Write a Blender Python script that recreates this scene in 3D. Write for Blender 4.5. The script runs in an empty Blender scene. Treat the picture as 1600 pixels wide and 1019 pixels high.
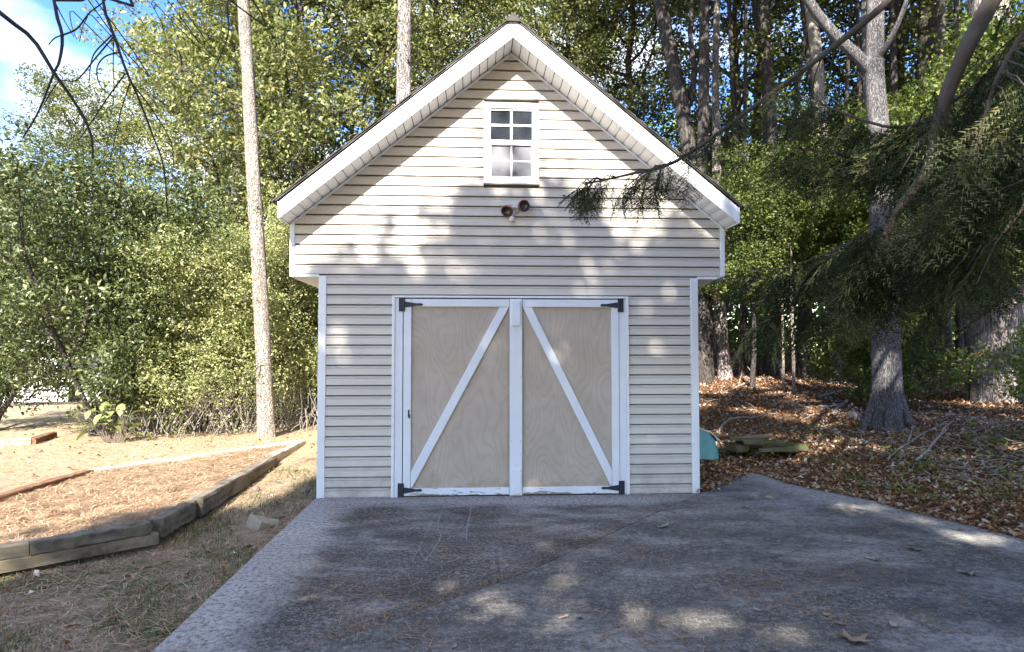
import bpy, math, random
import numpy as np
from math import sin, cos, pi, radians as R_
from mathutils import Vector, Matrix

# ------------------------------------------------------------------ camera, light
sc = bpy.context.scene
COL = sc.collection
FPX, PITCH, YAW = 1033.0, 0.0374, 0.0581
CAM = np.array([-0.385, -6.753, 1.4616])
cd = bpy.data.cameras.new('camera'); cam = bpy.data.objects.new('camera', cd); COL.objects.link(cam)
cam.location = CAM; cam.rotation_euler = (pi/2 + PITCH, 0, -YAW)
cd.sensor_width = 36; cd.lens = 36*FPX/1600; cd.clip_end = 2000; cd.clip_start = .02
sc.camera = cam

SUN = Vector((-0.18, -1.0, 0.75)).normalized()
sl = bpy.data.lights.new('sun', 'SUN'); so = bpy.data.objects.new('sun', sl); COL.objects.link(so)
sl.energy = 4.5; sl.angle = R_(0.53); sl.color = (1, .955, .88)
so.rotation_euler = SUN.to_track_quat('Z', 'Y').to_euler()

w = bpy.data.worlds.new('World'); sc.world = w; w.use_nodes = True
wt = w.node_tree; wt.nodes.clear()
def wn(t, **k):
    n = wt.nodes.new(t)
    for a, v in k.items(): setattr(n, a, v)
    return n
sky = wn('ShaderNodeTexSky', sky_type='NISHITA', sun_disc=False)
sky.sun_elevation = math.asin(SUN.z); sky.sun_rotation = math.atan2(SUN.x, SUN.y)
sky.air_density = 1.2; sky.dust_density = .3; sky.ozone_density = 2.5
tc = wn('ShaderNodeTexCoord'); sep = wn('ShaderNodeSeparateXYZ'); wt.links.new(tc.outputs['Generated'], sep.inputs[0])
mx = wn('ShaderNodeMath', operation='ADD'); wt.links.new(sep.outputs[2], mx.inputs[0]); mx.inputs[1].default_value = .12
dv = wn('ShaderNodeVectorMath', operation='DIVIDE'); wt.links.new(tc.outputs['Generated'], dv.inputs[0])
cb = wn('ShaderNodeCombineXYZ')
for i in range(3): wt.links.new(mx.outputs[0], cb.inputs[i])
wt.links.new(cb.outputs[0], dv.inputs[1])
mp = wn('ShaderNodeMapping'); wt.links.new(dv.outputs[0], mp.inputs[0]); mp.inputs['Location'].default_value = (3.1, 0.45, 0)
nz = wn('ShaderNodeTexNoise'); wt.links.new(mp.outputs[0], nz.inputs['Vector'])
nz.inputs['Scale'].default_value = 1.15; nz.inputs['Detail'].default_value = 7; nz.inputs['Roughness'].default_value = .52
rp = wn('ShaderNodeValToRGB'); wt.links.new(nz.outputs[0], rp.inputs[0])
rp.color_ramp.elements[0].position = .49; rp.color_ramp.elements[1].position = .62
mixc = wn('ShaderNodeMixRGB'); wt.links.new(rp.outputs[0], mixc.inputs[0]); wt.links.new(sky.outputs[0], mixc.inputs[1])
mixc.inputs[2].default_value = (3.3, 3.55, 3.9, 1)
hs = wn('ShaderNodeHueSaturation'); hs.inputs['Saturation'].default_value = 1.35; hs.inputs['Hue'].default_value = .522
bg = wn('ShaderNodeBackground'); bg.inputs[1].default_value = 0.122
wo = wn('ShaderNodeOutputWorld')
wt.links.new(sky.outputs[0], hs.inputs['Color']); wt.links.new(hs.outputs[0], mixc.inputs[1])
wt.links.new(mixc.outputs[0], bg.inputs[0]); wt.links.new(bg.outputs[0], wo.inputs[0])

sc.view_settings.view_transform = 'Standard'; sc.view_settings.look = 'None'
sc.view_settings.gamma = 1; sc.view_settings.use_curve_mapping = False
sc.view_settings.exposure = 2.1
sc.cycles.use_denoising = True
sc.cycles.max_bounces = 6; sc.cycles.diffuse_bounces = 3; sc.cycles.transmission_bounces = 4; sc.cycles.glossy_bounces = 2
sc.cycles.use_adaptive_sampling = True

# ------------------------------------------------------------------ helpers
def nrm(v):
    v = np.asarray(v, float); return v/np.maximum(np.linalg.norm(v, axis=-1, keepdims=True), 1e-9)
def ray(x, y):
    r = (x-800)/FPX; u = (509.5-y)/FPX; d = 1.0
    c, s = cos(PITCH), sin(PITCH); d, u = d*c-u*s, d*s+u*c
    c, s = cos(YAW), sin(YAW); return np.array([r*c+d*s, -r*s+d*c, u])
def GZ(x, y, z=0.0):
    v = ray(x, y); return CAM + v*(z-CAM[2])/v[2]
def DP(x, y, d):                      # point at horizontal distance d along the sight line
    v = ray(x, y); return CAM + v*d/math.hypot(v[0], v[1])
def sms(a, b, x):
    t = np.clip((np.asarray(x, float)-a)/(b-a), 0, 1); return t*t*(3-2*t)

def mesh_np(name, V, F, mats=(), attr=None, smooth=False, midx=None):
    V = np.asarray(V, np.float32).reshape(-1, 3); F = np.asarray(F, np.int32); k = F.shape[1]
    m = bpy.data.meshes.new(name); m.vertices.add(len(V)); m.vertices.foreach_set('co', V.ravel())
    m.loops.add(F.size); m.loops.foreach_set('vertex_index', F.ravel())
    m.polygons.add(len(F)); m.polygons.foreach_set('loop_start', np.arange(0, F.size, k, dtype=np.int32))
    m.polygons.foreach_set('loop_total', np.full(len(F), k, np.int32))
    if smooth: m.polygons.foreach_set('use_smooth', np.ones(len(F), bool))
    for x in mats: m.materials.append(x)
    if midx is not None: m.polygons.foreach_set('material_index', np.asarray(midx, np.int32))
    if attr is not None:
        a = m.attributes.new('tint', 'FLOAT', 'POINT'); a.data.foreach_set('value', np.asarray(attr, np.float32))
    m.update(calc_edges=True); return m
def pyd(name, V, F, mat=None, smooth=False):
    m = bpy.data.meshes.new(name); m.from_pydata([tuple(v) for v in V], [], F); m.update()
    if mat: m.materials.append(mat)
    if smooth:
        for p in m.polygons: p.use_smooth = True
    return m
def ob(name, me, parent=None, loc=None, rot=None, scale=None):
    o = bpy.data.objects.new(name, me); COL.objects.link(o)
    if parent: o.parent = parent
    if loc is not None: o.location = loc
    if rot is not None: o.rotation_euler = rot
    if scale is not None: o.scale = scale if hasattr(scale, '__len__') else (scale,)*3
    return o
def tag(o, label=None, cat=None, group=None, kind=None):
    if label: o['label'] = label
    if cat: o['category'] = cat
    if group: o['group'] = group
    if kind: o['kind'] = kind
    return o
def bevel(o, w=.004, seg=2):
    b = o.modifiers.new('bevel', 'BEVEL'); b.width = w; b.segments = seg; b.limit_method = 'ANGLE'; return o
BF = [(0,3,2,1),(4,5,6,7),(0,1,5,4),(1,2,6,5),(2,3,7,6),(3,0,4,7)]
def boxv(x0,x1,y0,y1,z0,z1): return [(x0,y0,z0),(x1,y0,z0),(x1,y1,z0),(x0,y1,z0),(x0,y0,z1),(x1,y0,z1),(x1,y1,z1),(x0,y1,z1)]
class MB:
    def __init__(s): s.V=[]; s.F=[]
    def add(s, V, F):
        n=len(s.V); s.V+= [tuple(v) for v in V]; s.F+=[tuple(i+n for i in f) for f in F]; return s
    def box(s,x0,x1,y0,y1,z0,z1): return s.add(boxv(x0,x1,y0,y1,z0,z1),BF)
    def prism(s, poly, y0, y1):           # polygon in XZ, extruded along Y (counterclockwise seen from -Y)
        n=len(poly); V=[(x,y0,z) for x,z in poly]+[(x,y1,z) for x,z in poly]
        F=[tuple(range(n)), tuple(range(2*n-1,n-1,-1))]+[(i,i+n,(i+1)%n+n,(i+1)%n) for i in range(n)]
        return s.add(V,F)
    def lathe(s, prof, M, n=20):          # profile (r,z) about local Z through matrix M
        V=[]; 
        for r,z in prof:
            for k in range(n): V.append(tuple(M@Vector((r*cos(2*pi*k/n), r*sin(2*pi*k/n), z))))
        F=[(i*n+k, i*n+(k+1)%n, (i+1)*n+(k+1)%n, (i+1)*n+k) for i in range(len(prof)-1) for k in range(n)]
        return s.add(V,F)
    def obj(s, name, mat, parent=None, bev=0, smooth=False):
        o = ob(name, pyd(name, s.V, s.F, mat, smooth), parent)
        if bev: bevel(o, bev)
        return o
def tubes(paths, sides=7, rough=0.0, seed=0, flare=0.0):
    """paths: list of (pts Nx3, radii N). returns V, F (quads)"""
    rg = np.random.RandomState(seed); Vs=[]; Fs=[]; off=0
    a = np.arange(sides)*2*pi/sides
    for pts, rad in paths:
        P = np.asarray(pts,float); r = np.asarray(rad,float); n=len(P)
        T = nrm(np.gradient(P, axis=0)); up = np.array([1.,0,0]) if abs(T[0,0])<.8 else np.array([0,1.,0])
        U = nrm(np.cross(T, up)); W = np.cross(T, U)
        rr = np.repeat(r[:,None], sides, 1)
        if rough:
            ph = rg.rand(3)*6
            rr = rr*(1+rough*(np.sin(a[None]*3+ph[0]+P[:,2:3]*1.3)*.5+np.sin(a[None]*7+ph[1]+P[:,2:3]*2.9)*.35+rg.randn(n,sides)*.3))
        if flare:
            f = np.exp(-(P[:,2:3]-P[0,2])/.24); rr = rr*(1+f*(flare*(.55+.6*np.sin(a[None]*4+1.)+.3*np.sin(a[None]*7))))
        V = P[:,None,:]+rr[...,None]*(np.cos(a)[None,:,None]*U[:,None,:]+np.sin(a)[None,:,None]*W[:,None,:])
        i = np.arange(n-1)[:,None]*sides; k=np.arange(sides)[None]; k2=(k+1)%sides
        F = np.stack([i+k, i+k2, i+sides+k2, i+sides+k], -1).reshape(-1,4)+off
        Vs.append(V.reshape(-1,3)); Fs.append(F); off+=n*sides
    return np.concatenate(Vs), np.concatenate(Fs)
def spline(pts, n, t=None):
    P=np.asarray(pts,float); t=np.linspace(0,len(P)-1,n) if t is None else t; out=[]
    for s in t:
        i=min(int(s),len(P)-2); u=s-i
        p0=P[max(i-1,0)]; p1=P[i]; p2=P[i+1]; p3=P[min(i+2,len(P)-1)]
        out.append(.5*((2*p1)+(-p0+p2)*u+(2*p0-5*p1+4*p2-p3)*u*u+(-p0+3*p1-3*p2+p3)*u**3))
    return np.array(out)
def leaves(name, P, size, tint, mat, rg, up=.7, asp=.55, fold=.12, axis=None):
    N=len(P); n=nrm(rg.randn(N,3)+np.array([0,0,up])*1.4)
    a=rg.randn(N,3) if axis is None else axis+rg.randn(N,3)*.35
    a=nrm(a-(a*n).sum(1,keepdims=True)*n); b=np.cross(n,a); s=np.asarray(size)[:,None]
    V=np.stack([P-a*s*.5, P+b*s*asp*.5+n*s*fold+a*s*.03, P+a*s*.5-np.array([0,0,.12])*s, P-b*s*asp*.5+n*s*fold+a*s*.03],1)
    i=np.arange(N)[:,None]*4
    F=np.concatenate([i+np.array([[0,1,2]]), i+np.array([[0,2,3]])],0)
    return mesh_np(name, V, F, [mat], np.repeat(tint,4))

# ------------------------------------------------------------------ materials
class NT:
    def __init__(s, name):
        s.m=bpy.data.materials.new(name); s.m.use_nodes=True; s.t=s.m.node_tree; s.t.nodes.clear()
        s.out=s.t.nodes.new('ShaderNodeOutputMaterial'); s._tc=None
    def n(s, typ, ins=None, **k):
        x=s.t.nodes.new(typ)
        for a,v in k.items(): setattr(x,a,v)
        for a,v in (ins or {}).items():
            if isinstance(v, bpy.types.NodeSocket): s.t.links.new(v, x.inputs[a])
            else: x.inputs[a].default_value=v
        return x
    def tc(s, which='Object'):
        if s._tc is None: s._tc=s.n('ShaderNodeTexCoord')
        return s._tc.outputs[which]
    def pos(s): return s.n('ShaderNodeNewGeometry').outputs['Position']
    def noise(s, vec, scale, det=4, rough=.55, sc3=None):
        if sc3: vec=s.n('ShaderNodeMapping',{'Vector':vec,'Scale':sc3}).outputs[0]
        return s.n('ShaderNodeTexNoise',{'Vector':vec,'Scale':scale,'Detail':det,'Roughness':rough}).outputs['Fac']
    def ramp(s, fac, stops):
        r=s.n('ShaderNodeValToRGB',{0:fac}); e=r.color_ramp.elements
        while len(e)<len(stops): e.new(.5)
        for x,(p,c) in zip(e,stops):
            x.position=p; x.color=(c,c,c,1) if not hasattr(c,'__len__') else (*c,1)
        return r.outputs[0]
    def mix(s, fac, a, b, mode='MIX'):
        x=s.n('ShaderNodeMixRGB',blend_type=mode)
        for i,v in ((0,fac),(1,a),(2,b)):
            if isinstance(v, bpy.types.NodeSocket): s.t.links.new(v,x.inputs[i])
            else: x.inputs[i].default_value = v if i==0 else ((*v,1) if len(v)==3 else v)
        return x.outputs[0]
    def math(s, op, a, b=0.0, clamp=False):
        x=s.n('ShaderNodeMath',{0:a,1:b},operation=op); x.use_clamp=clamp; return x.outputs[0]
    def bump(s, h, strength=.3, dist=.01): return s.n('ShaderNodeBump',{'Height':h,'Strength':strength,'Distance':dist}).outputs[0]
    def bsdf(s, color, rough=.6, normal=None, spec=.4, **k):
        ins={'Base Color': color if isinstance(color,bpy.types.NodeSocket) else (*color,1),'Roughness':rough,'Specular IOR Level':spec}; ins.update(k)
        if normal is not None: ins['Normal']=normal
        b=s.n('ShaderNodeBsdfPrincipled',ins); return b.outputs[0]
    def done(s, sh): s.t.links.new(sh, s.out.inputs[0]); return s.m

def m_paint(name, col, dirt=.25, dcol=(.35,.33,.3), rough=.45, peel=0.0):
    t=NT(name); p=t.pos(); n1=t.noise(p,3.0,6,.6); n2=t.noise(p,28,3,.6)
    c=t.mix(t.math('MULTIPLY',t.ramp(n1,[(.45,0),(.8,1)]),dirt),col,dcol)
    c=t.mix(t.math('MULTIPLY',t.ramp(n2,[(.55,0),(.75,1)]),dirt*.5),c,dcol)
    if peel:
        z=t.n('ShaderNodeSeparateXYZ',{0:p}).outputs[2]
        lo=t.n('ShaderNodeMapRange',{0:z,1:.01,2:.11,3:.13,4:-.08}).outputs[0]
        nn=t.noise(p,16,6,.65,(.35,1,1.6))
        mk=t.ramp(t.math('ADD',nn,lo),[(.60,0),(.63,1)])
        c=t.mix(t.math('MULTIPLY',mk,peel),c,t.mix(n2,(.16,.14,.13),(.36,.33,.3)))
    return t.done(t.bsdf(c,rough,t.bump(t.noise(p,60,3),.12,.004)))
M={}
M['white']=m_paint('white_vinyl',(.80,.80,.79),.14)
M['whitewood']=m_paint('white_painted_wood',(.76,.77,.79),.22,(.45,.44,.43),.5)
M['peel']=m_paint('peeling_white_paint',(.76,.77,.79),.25,(.4,.38,.36),.55,1.0)
def m_siding():
    t=NT('beige_vinyl_siding'); p=t.pos(); oi=t.n('ShaderNodeObjectInfo').outputs['Random']
    g=t.noise(p,9,5,.6,(.25,1,5)); b=t.noise(p,1.1,4,.6)
    c=t.mix(oi,(.63,.57,.49),(.67,.61,.535))
    c=t.mix(t.math('MULTIPLY',t.ramp(b,[(.4,0),(.75,1)]),.30),c,(.44,.40,.385))
    c=t.mix(t.math('MULTIPLY',t.ramp(g,[(.55,0),(.8,1)]),.22),c,(.4,.38,.35))
    zz=t.n('ShaderNodeSeparateXYZ',{0:p}).outputs[2]; c=t.mix(t.math('MULTIPLY',t.n('ShaderNodeMapRange',{0:zz,1:0.,2:.4,3:.7,4:0}).outputs[0],t.ramp(t.noise(p,6,5,.7),[(.35,0),(.65,1)])),c,(.30,.25,.19))
    return t.done(t.bsdf(c,.42,t.bump(t.noise(p,12,4,.6,(.08,1,14)),.10,.003),.35))
M['siding']=m_siding()
def m_ply():
    t=NT('bare_plywood'); p=t.pos(); oi=t.n('ShaderNodeObjectInfo').outputs['Random']
    off=t.n('ShaderNodeCombineXYZ',{0:t.math('MULTIPLY',oi,37.0),1:0,2:t.math('MULTIPLY',oi,11.)}).outputs[0]
    q=t.n('ShaderNodeVectorMath',{0:p,1:off},operation='ADD').outputs[0]
    f=t.noise(q,1.7,2,.45,(1.25,1,.42)); rings=t.math('FRACT',t.math('MULTIPLY',f,22.0))
    rg=t.ramp(rings,[(0,.15),(.5,0),(.88,.5),(1,.15)])
    fine=t.noise(q,40,4,.6,(1.6,1,.07)); big=t.noise(q,3.2,5,.65)
    c=t.mix(t.ramp(big,[(.3,0),(.7,1)]),(.46,.37,.285),(.56,.47,.385))
    c=t.mix(t.math('MULTIPLY',rg,.55),c,(.31,.235,.17))
    c=t.mix(t.math('MULTIPLY',fine,.30),c,(.38,.31,.25))
    z=t.n('ShaderNodeSeparateXYZ',{0:p}).outputs[2]
    lo=t.n('ShaderNodeMapRange',{0:z,1:.05,2:.32,3:.26,4:-.2}).outputs[0]
    c=t.mix(t.ramp(t.math('ADD',t.noise(p,7,5,.7),lo),[(.55,0),(.78,.75)]),c,(.36,.28,.17))
    sp=t.ramp(t.noise(p,38,3,.6),[(.72,0),(.76,1)])
    spz=t.math('MULTIPLY',sp,t.n('ShaderNodeMapRange',{0:z,1:.06,2:.4,3:1,4:0}).outputs[0])
    c=t.mix(spz,c,(.09,.07,.05))
    return t.done(t.bsdf(c,.62,t.bump(fine,.12,.003),.25))
M['ply']=m_ply()
def m_simple(name,col,rough=.6,var=.25,sc=12,bump=.2,metal=0):
    t=NT(name); p=t.tc('Object') ; n=t.noise(p,sc,5,.6); dark=tuple(c*.5 for c in col)
    c=t.mix(t.math('MULTIPLY',t.ramp(n,[(.35,0),(.75,1)]),var*2),col,dark)
    return t.done(t.bsdf(c,rough,t.bump(n,bump,.005),.4,Metallic=metal))
M['hinge']=m_simple('dark_hinge_metal',(.035,.04,.055),.45,.2,40,.2,.4)
M['dark']=m_simple('dark_interior',(.03,.03,.035),.8)
M['drip']=m_simple('dark_drip_edge',(.05,.045,.04),.5)
M['groove']=m_simple('sheathing_groove_shade',(.13,.105,.08),.9,.2,8)  # core wall colour kept dark to paint the shadow between siding planks
def m_shingle():
    t=NT('asphalt_shingle'); p=t.tc('Object'); n=t.noise(p,120,3,.6); b=t.noise(p,2,4)
    c=t.mix(n,(.035,.032,.03),(.13,.115,.10)); c=t.mix(t.math('MULTIPLY',b,.3),c,(.09,.085,.07))
    return t.done(t.bsdf(c,.9,t.bump(n,.5,.004),.2))
M['shingle']=m_shingle()
def m_concrete(name, lines, warm=0):
    """lines: (nx,ny,c): distance to a slab edge; the rim stays paler"""
    t=NT(name); p=t.pos()
    sp=t.n('ShaderNodeSeparateXYZ',{0:p})
    d=None
    for nx,ny,c in lines:
        e=t.math('ADD',t.math('ADD',t.math('MULTIPLY',sp.outputs[0],nx),t.math('MULTIPLY',sp.outputs[1],ny)),c)
        d=e if d is None else t.math('MINIMUM',d,e)
    big=t.noise(p,.55,5,.62,(1,1,1)); med=t.noise(p,2.3,6,.68,(.6,1.3,1)); fin=t.noise(p,34,5,.85); fin2=t.noise(p,90,3,.75)
    rim=t.n('ShaderNodeMapRange',{0:d,1:0.0,2:.55,3:.42,4:0.0}).outputs[0]
    s=t.math('ADD',t.math('ADD',t.math('MULTIPLY',big,.55),t.math('MULTIPLY',med,.65)),rim)
    st=t.ramp(s,[(.54,1),(.61,.86),(.67,.5),(.80,0)])
    base=t.mix(t.noise(p,1.3,4),(.36,.34,.31),(.44,.41,.36))
    c=t.mix(st,base,t.mix(t.ramp(t.noise(p,2.4,6,.7,(.6,1.7,1)),[(.35,0),(.65,1)]),(.012,.010,.008),(.085,.074,.060)))
    sk=t.ramp(t.math('ADD',t.math('MULTIPLY',fin,.62),t.math('MULTIPLY',fin2,.38)),[(.46,0),(.51,.3),(.56,1)])
    c=t.mix(t.math('MULTIPLY',sk,t.n('ShaderNodeMapRange',{0:t.noise(p,1.9,5,.7,(.6,1.5,1)),1:.35,2:.62,3:.25,4:.95}).outputs[0]),c,(.33,.30,.26))
    dk=t.ramp(t.noise(p,30,5,.85),[(.48,0),(.58,1)])
    c=t.mix(t.math('MULTIPLY',dk,.7),c,(.028,.025,.023))
    tan=t.ramp(t.noise(p,1.6,5,.7),[(.57,0),(.68,1)])
    c=t.mix(t.math('MULTIPLY',tan,.32),c,(.27,.235,.17))
    if warm: c=t.mix(warm,c,(.26,.25,.225))
    h=t.math('ADD',t.math('MULTIPLY',fin,.7),t.math('MULTIPLY',med,.3))
    return t.done(t.bsdf(c,.85,t.bump(h,.55,.008),.25))
def m_bark(name,c1,c2,sc=9,stretch=.22,strength=.8,lich=None):
    t=NT(name); p=t.tc('Object')
    q=t.n('ShaderNodeMapping',{'Vector':p,'Scale':(1,1,stretch)}).outputs[0]
    wv=t.n('ShaderNodeVectorMath',{0:q,1:t.n('ShaderNodeTexNoise',{'Vector':q,'Scale':sc*.7,'Detail':3.}).outputs['Color']},operation='ADD').outputs[0]
    v=t.n('ShaderNodeTexVoronoi',{'Vector':wv,'Scale':sc},feature='DISTANCE_TO_EDGE').outputs[0]
    f=t.noise(q,sc*5,5,.7); h=t.math('ADD',t.ramp(v,[(0,0),(.18,1)]),t.math('MULTIPLY',f,.6))
    c=t.mix(t.ramp(h,[(.2,0),(1.1,1)]),c1,c2); c=t.mix(t.math('MULTIPLY',t.noise(p,2.5,4),.35),c,tuple(x*.7 for x in c2))
    if lich: c=t.mix(t.ramp(t.noise(p,3.5,5,.65),[(.56,0),(.68,.6)]),c,lich)
    return t.done(t.bsdf(c,.9,t.bump(h,strength,.03),.15))
M['bark_pine']=m_bark('pine_bark',(.085,.068,.065),(.40,.34,.31),8,.25,1,(.36,.33,.29))
M['bark_pale']=m_bark('pale_bark',(.11,.09,.075),(.44,.385,.32),11,.3,.8,(.46,.42,.37))
M['bark_grey']=m_bark('grey_hardwood_bark',(.05,.045,.042),(.27,.25,.24),16,.14,1.0,(.36,.34,.33))
M['bark_dark']=m_bark('dark_bark',(.03,.025,.022),(.11,.095,.085),9,.2,.8)
M['bark_bough']=m_bark('bough_bark',(.035,.028,.022),(.16,.13,.105),40,.35,.6,(.18,.17,.15))
M['twig']=m_simple('twig_bark',(.13,.10,.08),.8,.3,20)
M['darktwig']=m_simple('dark_twig_bark',(.035,.032,.035),.8,.3,20)
M['stick']=m_simple('dead_grey_stick',(.30,.26,.22),.85,.3,14)
def m_leaf(name, stops, trans=.3, rough=.45, spec=.4, objvar=.5, vc=(.075,.095,.03)):
    t=NT(name); a=t.n('ShaderNodeAttribute',attribute_name='tint').outputs['Fac']
    c=t.ramp(a,stops); oi=t.n('ShaderNodeObjectInfo').outputs['Random']
    c=t.mix(t.math('MULTIPLY',oi,objvar),c,vc)
    p=t.bsdf(c,rough,None,spec)
    bright=t.mix(1.0,c,(1.3,1.4,.8),'MULTIPLY')
    tr=t.n('ShaderNodeBsdfTranslucent',{'Color':bright}).outputs[0]
    return t.done(t.n('ShaderNodeMixShader',{0:trans,1:p,2:tr}).outputs[0])
M['leaf_green']=m_leaf('green_leaf',[(0,(.075,.095,.035)),(.5,(.16,.175,.045)),(.82,(.36,.36,.13)),(1,(.42,.34,.14))],.28,.5,.3)
M['leaf_yellow']=m_leaf('yellow_green_leaf',[(0,(.12,.14,.05)),(.5,(.26,.27,.10)),(.85,(.42,.41,.17)),(1,(.50,.40,.18))],.30,.5,.3)
M['leaf_bush']=m_leaf('pale_bush_leaf',[(0,(.16,.18,.07)),(.5,(.34,.36,.15)),(.85,(.50,.49,.24)),(1,(.52,.42,.22))],.3,.5,.3,.1)
M['leaf_dark']=m_leaf('glossy_dark_leaf',[(0,(.035,.05,.018)),(.6,(.10,.125,.04)),(.9,(.20,.22,.09)),(1,(.40,.41,.22))],.25,.42,.4)
M['leaf_deep']=m_leaf('woodland_leaf',[(0,(.055,.085,.02)),(.55,(.15,.20,.045)),(.85,(.32,.34,.07)),(1,(.40,.28,.06))],.30,.5,.3)
M['needle']=m_leaf('conifer_needle',[(0,(.014,.022,.009)),(.6,(.036,.050,.018)),(.85,(.09,.10,.04)),(1,(.24,.23,.10))],.15,.6,.15,0)  # ramp paints light: near-black for shaded sprays, pale olive for lit ones
M['pineneedle']=m_leaf('pine_needle_tuft',[(0,(.04,.06,.02)),(1,(.12,.14,.05))],.2,.5,.3)
M['bluespray']=m_leaf('blue_green_spray',[(0,(.03,.06,.04)),(1,(.08,.13,.095))],.2,.5,.35,0)
M['straw']=m_leaf('fallen_pine_straw',[(0,(.20,.11,.06)),(.5,(.40,.26,.15)),(1,(.58,.45,.30))],.1,.7,.2,0)
M['litter']=m_leaf('dry_leaf_litter',[(0,(.12,.06,.035)),(.5,(.37,.20,.10)),(.85,(.50,.37,.26)),(1,(.60,.54,.46))],.1,.7,.2,0)
M['grass']=m_leaf('thin_grass',[(0,(.06,.085,.03)),(.5,(.11,.14,.05)),(1,(.36,.31,.19))],.25,.6,.3,0)
M['brown']=m_leaf('dry_brown_leaf',[(0,(.20,.12,.07)),(1,(.38,.27,.17))],.1,.7,.2,.5,(.42,.38,.32))
M['plantleaf']=m_leaf('big_plant_leaf',[(0,(.22,.25,.09)),(1,(.42,.44,.2))],.25,.5,.3,0)
M['greyleaf']=m_leaf('fallen_pale_leaf',[(0,(.15,.17,.12)),(1,(.30,.32,.24))],.1,.6,.2,0)
M['palegreen']=m_leaf('fallen_green_leaf',[(0,(.12,.17,.09)),(1,(.28,.34,.18))],.15,.6,.3,0)
def m_wood(name,c1,c2,moss=None,stain=None):
    t=NT(name); p=t.tc('Object'); g=t.noise(p,14,6,.65,(.12,1.6,1.6)); b=t.noise(p,2.2,5,.65)
    c=t.mix(t.ramp(g,[(.35,0),(.65,1)]),c1,c2)
    if stain: c=t.mix(t.ramp(b,[(.45,0),(.62,.85)]),c,stain)
    if moss: c=t.mix(t.ramp(t.noise(p,5,5,.7),[(.5,0),(.62,.8)]),c,moss)
    return t.done(t.bsdf(c,.85,t.bump(g,.6,.01),.15))
M['timber']=m_wood('weathered_timber',(.11,.09,.07),(.30,.245,.19),(.17,.15,.10),(.05,.04,.035))
M['timber_lit']=m_wood('sunlit_timber',(.33,.27,.20),(.56,.49,.39))  # paler copy of the timber wood, sunlight painted into its colour
M['timber_red']=m_wood('reddish_timber',(.10,.05,.03),(.25,.14,.08))
M['timber_low']=m_wood('yellowed_timber',(.15,.115,.08),(.34,.27,.19),(.20,.16,.10),(.06,.045,.035))
M['mossy']=m_wood('mossy_slab',(.11,.09,.06),(.24,.20,.14),(.11,.12,.03),(.06,.05,.04))
M['jointdirt']=m_simple('joint_dirt',(.05,.04,.03),.95,.3,30,.5)
M['paver']=m_simple('tan_concrete_block',(.36,.29,.19),.85,.25,18,.4)
M['rock']=m_simple('grey_brown_rock',(.24,.19,.165),.85,.3,6,.5)
M['teal']=m_simple('faded_teal_plastic',(.17,.42,.40),.4,.22,3,.05)
M['lampshell']=m_simple('lamp_housing',(.58,.55,.50),.4,.2,18)
M['lamprim']=m_simple('rusty_lamp_rim',(.22,.05,.03),.6,.3,25)
M['glassdark']=NT('lamp_glass'); M['glassdark']=M['glassdark'].done(M['glassdark'].bsdf((.05,.05,.04),.12,None,.8))
def m_pane():
    t=NT('window_glass'); g=t.bsdf((.035,.04,.05),.03,t.bump(t.noise(t.pos(),4,2),.04,.02),1.0,IOR=1.9)
    return t.done(g)
M['pane']=m_pane()
def m_screen():
    t=NT('insect_screen'); p=t.pos(); n=t.noise(p,14,5,.7)
    return t.done(t.bsdf(t.mix(n,(.05,.05,.06),(.15,.15,.165)),.5,None,.6))
M['screen']=m_screen()
def m_ground():
    t=NT('lawn_and_forest_floor'); p=t.pos(); s=t.n('ShaderNodeSeparateXYZ',{0:p}); x=s.outputs[0]; y=s.outputs[1]
    n1=t.noise(p,1.1,6,.65); n2=t.noise(p,9,6,.7); n3=t.noise(p,45,5,.75)
    straw=t.mix(t.ramp(n3,[(.3,0),(.7,1)]),(.22,.15,.10),(.46,.36,.25))
    green=t.mix(n3,(.06,.085,.03),(.16,.17,.07))
    lawn=t.mix(t.ramp(t.math('ADD',t.math('MULTIPLY',n1,.6),t.math('MULTIPLY',n2,.4)),[(.50,0),(.60,1)]),straw,green)
    far=t.mix(t.ramp(n2,[(.4,0),(.65,1)]),(.45,.345,.235),(.36,.29,.16))
    lawn=t.mix(t.n('ShaderNodeMapRange',{0:y,1:-.8,2:1.6,3:0,4:1}).outputs[0],lawn,far)
    forest=t.mix(t.ramp(n3,[(.3,0),(.72,1)]),(.07,.04,.025),(.24,.13,.07))
    forest=t.mix(t.ramp(n2,[(.5,0),(.75,.6)]),forest,(.30,.18,.10))
    fm=t.n('ShaderNodeMapRange',{0:x,1:-.5,2:1.5,3:0,4:1}).outputs[0]
    c=t.mix(fm,lawn,forest)
    return t.done(t.bsdf(c,.95,t.bump(t.math('ADD',n3,n2),.8,.03),.1))
M['ground']=m_ground()
def m_bed():
    t=NT('pine_straw_bed'); p=t.pos(); n2=t.noise(p,7,6,.7); n3=t.noise(p,50,5,.8)
    c=t.mix(t.ramp(n3,[(.3,0),(.7,1)]),(.36,.24,.155),(.55,.42,.30)); c=t.mix(t.ramp(n2,[(.5,0),(.7,.5)]),c,(.52,.41,.28))
    return t.done(t.bsdf(c,.95,t.bump(n3,.8,.02),.1))
M['bed']=m_bed()

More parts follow.
